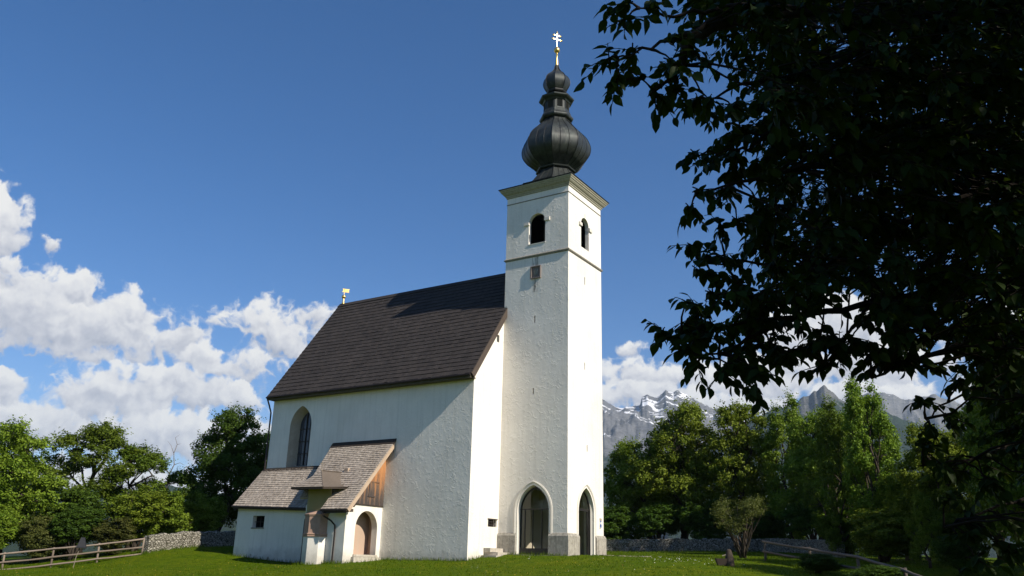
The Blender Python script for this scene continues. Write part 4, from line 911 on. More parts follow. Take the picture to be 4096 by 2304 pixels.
def make_crown(rng, lobes, clumps, per, clump_r, size):
    """lobes: (centre, radii). Leaves gather in clumps near the lobe surfaces, so light and dark show and gaps stay."""
    vol = np.array([l[1][0] * l[1][1] * l[1][2] for l in lobes]) ** .75; vol /= vol.sum(); Ps = []; Os = []; T = []
    cc = np.array([l[0] for l in lobes]).mean(0)
    for (c, r), w in zip(lobes, vol):
        for _ in range(max(3, int(clumps * w))):
            d = rng.normal(0, 1, 3); d[2] = d[2] * .9 + .15; d /= np.linalg.norm(d); q = c + d * r * rng.uniform(.62, 1.04)
            m = int(per * rng.uniform(.5, 1.4)); cr = clump_r * rng.uniform(.6, 1.3)
            e = rng.normal(0, 1, (m, 3)); e /= np.linalg.norm(e, axis=1)[:, None]; e *= (rng.uniform(0, 1, m) ** .5)[:, None]
            p = q + e * np.array([cr, cr, cr * .85]); Ps.append(p); o = d * .7 + e * .5; Os.append(o); T.append(np.clip(rng.normal(.45 + rng.normal(0, .18), .16, m), 0, 1))
    P = np.concatenate(Ps); V, F = leaf_quads(rng, P, size, np.concatenate(Os)); return V, F, np.concatenate(T)

def limb_path(rng, a, b, k=5, wob=.08, lift=.15):
    a, b = np.array(a, float), np.array(b, float); L = np.linalg.norm(b - a); out = []
    for i in range(k + 1):
        t = i / k; p = a + (b - a) * t; p = p + np.array([0, 0, lift * L * math.sin(math.pi * t) * .5]) + (rng.normal(0, wob * L * .25, 3) if 0 < i < k else 0); out.append(tuple(p))
    return out

TREE_CACHE = {}
def tree_meshes(kind, variant):
    key = (kind, variant)
    if key in TREE_CACHE: return TREE_CACHE[key]
    rng = np.random.default_rng(sum(map(ord, kind)) * 13 + variant); tb = MB(); lobes = []     # unit-ish tree: height 10, crown radius 3
    if kind == "broad":
        for i in range(11):
            a = i * 2.4 + rng.uniform(-.4, .4); z = 2.4 + 6.6 * (i / 10) ** .85; rr = 2.0 * math.sin(math.pi * min(.95, .16 + .84 * (z - 1.0) / 9.8)) * rng.uniform(.55, 1.0)
            lobes.append((np.array([rr * math.cos(a), rr * math.sin(a), z]), np.array([1, 1, .85]) * rng.uniform(1.0, 1.5) * (1.1 if z < 7 else .8)))
        args = (430, 90, .46, .175)
    elif kind == "airy":
        for i in range(12):
            a = i * 2.4 + rng.uniform(-.4, .4); z = 3.6 + 5.6 * (i / 11); rr = rng.uniform(1.2, 2.6) * (1 if z < 8 else .6); lobes.append((np.array([rr * math.cos(a), rr * math.sin(a), z]), np.array([1, 1, .9]) * rng.uniform(.75, 1.15)))
        args = (330, 70, .42, .17)
    elif kind == "upright":
        for i in range(17):
            a = i * 2.4 + rng.uniform(-.4, .4); z = 1.6 + 7.6 * (i / 16); rr = rng.uniform(.9, 2.3) * (1 - .75 * max(0, (z - 4) / 6)); lobes.append((np.array([rr * math.cos(a), rr * math.sin(a), z]), np.array([.6, .6, 1.35]) * rng.uniform(.7, 1.05)))
        args = (430, 72, .36, .16)
    elif kind == "bush":
        for i in range(9):
            a = i * 2.4; rr = rng.uniform(.3, 1.9); lobes.append((np.array([rr * math.cos(a), rr * math.sin(a), rng.uniform(2.5, 7.5 - rr)]), np.array([1, 1, 2.0]) * rng.uniform(.9, 1.4)))
        args = (360, 80, .52, .24)
    elif kind == "twiggy":
        for i in range(13):
            a = i * 2.4; rr = rng.uniform(.5, 2.4); lobes.append((np.array([rr * math.cos(a), rr * math.sin(a), 5.2 + rng.uniform(-2.2, 4.2) * (1 - rr / 5)]), np.array([.9, .9, 1.3]) * rng.uniform(.7, 1.1)))
        args = (230, 36, .50, .16)
    V, F, T = make_crown(rng, lobes, *args)
    # shoots that break the outline
    sh = []; so_ = []
    for c, r in lobes:
        for _ in range(11):
            d = rng.normal(0, 1, 3); d[2] = abs(d[2]) + (1.2 if kind == "upright" else .3); d /= np.linalg.norm(d); L = rng.uniform(.3, .75)
            for t in np.linspace(.2, 1, 9): sh.append(c + d * r * .95 + d * L * t + rng.normal(0, .07, 3)); so_.append(d)
    V2, F2 = leaf_quads(rng, np.array(sh), args[3] * .9, np.array(so_)); F = np.concatenate([F, F2 + len(V)]); V = np.concatenate([V, V2]); T = np.concatenate([T, np.clip(rng.normal(.65, .15, len(sh)), 0, 1)])
    crown = fast_mesh(kind + "_crown", V, F, 4, T)
    if kind in ("bush", "twiggy"):
        for i in range(14 if kind == "bush" else 26):
            c, r = lobes[i % len(lobes)]; e = c + rng.normal(0, .5, 3) * r * .8; p = limb_path(rng, (rng.normal(0, .15), rng.normal(0, .15), -.3), e, 5, .05, .2); tb.tube(p, [.10, .085, .07, .05, .035, .015], 5)
    else:
        top = 8.6; tr = .26 if kind != "upright" else .17
        tp_ = [(rng.normal(0, .10) * i, rng.normal(0, .10) * i, -.4 + (top + .4) * i / 7) for i in range(8)]; tb.tube(tp_, [tr * (1.35 if i == 0 else 1) * (1 - .88 * i / 7) + .012 for i in range(8)], 9)
        for c, r in lobes:
            zi = max(1.4, c[2] - 1.2 - rng.uniform(.6, 1.6)); k = min(6, max(0, int((zi + .4) / (top + .4) * 7))); a = np.array(tp_[k]); p = limb_path(rng, a, c, 5, .10, .25); w = tr * (1 - .85 * k / 7) * .62; tb.tube(p, [w, w * .85, w * .68, w * .5, w * .33, .014], 6)
            for _ in range(4):
                d = rng.normal(0, 1, 3); d /= np.linalg.norm(d); tb.tube(limb_path(rng, p[3], c + d * r * .85, 3, .1, .1), [w * .45, w * .3, .02, .008], 5)
    me = bpy.data.meshes.new(kind + "_trunk"); me.from_pydata(tb.v, [], tb.f); me.update(); me.materials.append(M["bark"]); me.polygons.foreach_set("use_smooth", [True] * len(me.polygons))
    TREE_CACHE[key] = (me, crown); return me, crown
CROWN_MATS = {}
def tree(name, kind, variant, x, y, top, rad, label, leafm, rz, group=None, cat="tree", base=None):
    """top: world height of the crown's tip; rad: crown radius"""
    tm, cm = tree_meshes(kind, variant); z = gz(x, y) if base is None else base
    r = empty(name, (x, y, z), label, cat, group, rz); h = (top - z) / 10.0; s = rad / 3.1
    t = link("trunk" if kind not in ("bush", "twiggy") else "stems", tm, r); t.scale = (s, s, h)
    key = (kind, variant, leafm)
    if key not in CROWN_MATS: c2 = cm.copy(); c2.materials.append(M[leafm]); CROWN_MATS[key] = c2
    c = link("crown" if cat == "tree" else "foliage", CROWN_MATS[key], r); c.scale = (s, s, h)
    return r
GL = "trees behind the rail fence and rubble wall"; GR = "trees beyond the lawn right of the tower"
tree("leafy_tree", "broad", 1, -34.0, -8.6, 9.0, 3.8, "yellow green tree at the far left edge behind the rail fence", "leaf_bright", .3, GL)
tree("leafy_tree", "airy", 1, -37.7, -.5, 10.1, 4.5, "open airy tree with gaps of sky and visible limbs behind the rail fence", "leaf", 1.2, GL)
tree("leafy_tree", "airy", 3, -35.5, 2.6, 8.4, 3.6, "smaller airy tree beside the bare dead tree", "leaf", 2.9, GL)
tree("hazel_tree", "bush", 1, -27.8, -2.2, 5.5, 2.6, "bright green rounded hazel just behind the rubble wall's left end", "leaf_bright", .2, GL)
tree("leafy_tree", "bush", 2, -26.9, -.1, 5.9, 2.4, "bushy bright green small tree behind the middle of the pale rubble wall", "leaf_bright", 1.9, GL)
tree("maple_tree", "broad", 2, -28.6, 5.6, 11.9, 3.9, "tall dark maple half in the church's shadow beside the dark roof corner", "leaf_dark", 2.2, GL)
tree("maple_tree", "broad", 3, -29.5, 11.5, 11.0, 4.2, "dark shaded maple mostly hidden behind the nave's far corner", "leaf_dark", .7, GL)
for i, (x, y, tp_, r_, lf, lb) in enumerate([(-29.9, -11.6, 1.9, 1.7, "leaf", "green bush behind the left end of the rail fence"), (-30.6, -7.6, 3.0, 2.0, "leaf_olive", "tall olive green bush behind the second fence bay"),
        (-28.8, -6.2, 3.4, 2.1, "leaf_dark", "dark green bush behind the floodlight"), (-27.0, -4.4, 2.7, 1.9, "leaf_olive", "pale flowering bush behind the fence end beside the rubble wall"),
        (-33.0, -4.0, 5.6, 3.0, "leaf_dark", "dark bush filling the gap under the airy tree"), (-31.5, -13.2, 2.6, 2.2, "leaf", "green bush at the picture's left edge behind the fence"),
        (-26.4, 2.3, 5.2, 2.0, "leaf_bright", "bright shrub right of the small green tree behind the wall"), (-26.2, .2, 1.9, 1.2, "leaf_bright", "low bright shrub leaning over the rubble wall"), (-32.0, -10.2, 3.6, 2.2, "leaf_bright", "yellow green bush below the far left tree")]):
    tree("bush", "bush", 3 + i % 3, x, y, tp_, r_, lb, lf, i * 1.3, "bushes behind the rail fence", "bush")
tree("leafy_tree", "upright", 1, -9.6, 41.4, 12.2, 3.4, "slender light green tree right beside the tower edge", "leaf_bright", .5, GR)
tree("leafy_tree", "broad", 4, -6.2, 40.6, 13.6, 4.0, "round green tree in front of the snowy mountain", "leaf_bright", 1.1, GR)
tree("leafy_tree", "broad", 1, -2.0, 39.7, 16.4, 5.0, "tallest broad tree in the right hand group beside the snowy mountain", "leaf_bright", 2.6, GR)
tree("leafy_tree", "broad", 5, 3.9, 39.4, 16.0, 4.4, "bright broad tree with pale leaf tips right of the tallest one", "leaf_bright", 3.9, GR)
tree("leafy_tree", "upright", 2, 8.6, 38.4, 15.0, 3.8, "leafy mid green tree below the pyramid peak", "leaf_bright", 5.1, GR)
tree("leafy_tree", "broad", 2, 12.0, 35.2, 13.4, 4.0, "dense green tree below the pyramid peak's right shoulder", "leaf_bright", .9, GR)
tree("ash_tree", "upright", 2, 18.3, 22.4, 13.0, 3.0, "upright young ash with pointed shoots reaching above the mountains", "leaf_bright", 2.0, GR)
tree("ash_tree", "upright", 3, 15.4, 24.6, 11.6, 2.8, "smaller upright ash left of the tall pointed one", "leaf", 4.0, GR)
tree("leafy_tree", "broad", 4, 15.6, 35.4, 14.4, 3.6, "dense tree behind the two upright ashes", "leaf_bright", 2.2, GR)
tree("leafy_tree", "broad", 3, 20.2, 21.5, 6.5, 2.5, "low bright tree under the overhanging branches at the right", "leaf_bright", 1.0, GR)
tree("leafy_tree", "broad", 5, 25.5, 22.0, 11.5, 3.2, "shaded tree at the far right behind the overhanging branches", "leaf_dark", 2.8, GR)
tree("leafy_tree", "broad", 1, 22.8, 19.0, 9.4, 2.8, "loose green tree filling the gap right of the pointed ash", "leaf_bright", 4.4, GR)
tree("young_tree", "upright", 1, 22.6, 11.2, 4.0, 1.4, "thin young tree with yellow green leaves behind the pole fence", "leaf_bright", 3.1)
tree("twiggy_shrub", "twiggy", 1, 10.7, 16.6, 5.3, 1.9, "brownish thin leaved shrub with bare twigs on the shaded lawn", "leaf_olive", .4, None, "shrub")
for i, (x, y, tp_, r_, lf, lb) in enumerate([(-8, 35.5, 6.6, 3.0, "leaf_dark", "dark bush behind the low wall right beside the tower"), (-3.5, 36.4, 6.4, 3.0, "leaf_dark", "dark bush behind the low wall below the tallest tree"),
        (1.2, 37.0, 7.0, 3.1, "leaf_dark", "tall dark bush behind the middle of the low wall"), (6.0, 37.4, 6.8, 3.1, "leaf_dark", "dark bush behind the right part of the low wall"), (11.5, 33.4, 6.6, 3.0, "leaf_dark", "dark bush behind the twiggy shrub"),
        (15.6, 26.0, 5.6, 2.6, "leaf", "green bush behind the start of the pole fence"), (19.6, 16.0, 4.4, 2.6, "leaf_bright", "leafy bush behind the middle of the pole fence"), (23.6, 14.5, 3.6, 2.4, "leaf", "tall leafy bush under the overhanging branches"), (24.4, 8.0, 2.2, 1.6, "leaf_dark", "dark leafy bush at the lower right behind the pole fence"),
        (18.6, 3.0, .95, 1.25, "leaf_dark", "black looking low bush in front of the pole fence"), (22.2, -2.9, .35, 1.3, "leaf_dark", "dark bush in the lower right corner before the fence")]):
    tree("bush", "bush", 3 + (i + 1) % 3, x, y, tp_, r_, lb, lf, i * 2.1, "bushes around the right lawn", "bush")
for i, (x, y, tp_, r_, lb) in enumerate([(28.6, 1.2, 10.5, 3.2, "dark tree at the right picture edge nearest the pole fence end"), (28.3, 7.2, 11.5, 3.3, "dark tree at the right picture edge behind the near branches"), (28.2, 13.4, 12.5, 3.3, "dark tree at the right edge farthest along the pole fence")]): tree("leafy_tree", "broad", 2 + i, x, y, tp_, r_, lb, "leaf", i * 2.3, GR)
GS = "tall trees right of the view that shade the lawn"
for i, (x, y, tp_, r_, lb) in enumerate([(31.5, 8.5, 15.5, 5.0, "broad shade tree outside the view beside the pole fence"), (34.5, 15.5, 15.0, 4.8, "second shade tree along the right edge of the lawn"), (34, 1.0, 14.0, 4.8, "shade tree nearest the overhanging branches"),
        (32.0, 28.4, 31.0, 4.2, "very tall tree at the right end of the low rubble wall"), (33.2, 32.0, 23.0, 4.0, "second tall tree of the wood edge right of the lawn")]):
    tree("leafy_tree", "broad", 1 + i % 5, x, y, tp_, r_, lb, "leaf", i * 1.7, GS)

def dead_tree():
    x, y = -37.6, 6.6; z = gz(x, y); r = empty("dead_tree", (x, y, z), "bare dead tree with thin forked branches above the bushes", "tree"); m = MB(); rng = np.random.default_rng(4)
    m.tube([(0, 0, -.3), (.05, 0, 3), (.1, .05, 5.2), (.15, .1, 6.4)], [.14, .11, .08, .06], 7); b = [(.15, .1, 6.4), (-.15, -.3, 6.9), (-.9, -1.1, 7.5), (-1.2, -1.5, 8.2), (-1.8, -2.0, 8.45)]
    m.tube(b, [.06, .05, .035, .025, .01], 6); m.tube([b[2], (-1.6, -1.9, 7.6), (-2.2, -2.5, 7.75)], [.03, .02, .008], 5)
    b = [(.15, .1, 6.4), (.35, .3, 7.2), (.2, .2, 8.2), (.35, .3, 9.0), (.15, .15, 9.6), (.4, .35, 9.9)]; m.tube(b, [.055, .045, .035, .028, .018, .008], 6)
    m.tube([b[2], (-.1, 0, 8.9), (-.35, -.25, 9.3)], [.028, .018, .006], 5); m.tube([b[1], (.7, .6, 7.4), (1.0, .9, 7.2)], [.03, .02, .006], 5); m.tube([b[3], (.6, .5, 9.1)], [.02, .006], 5)
    m.build("branches", M["dead_wood"], r, True)
dead_tree()

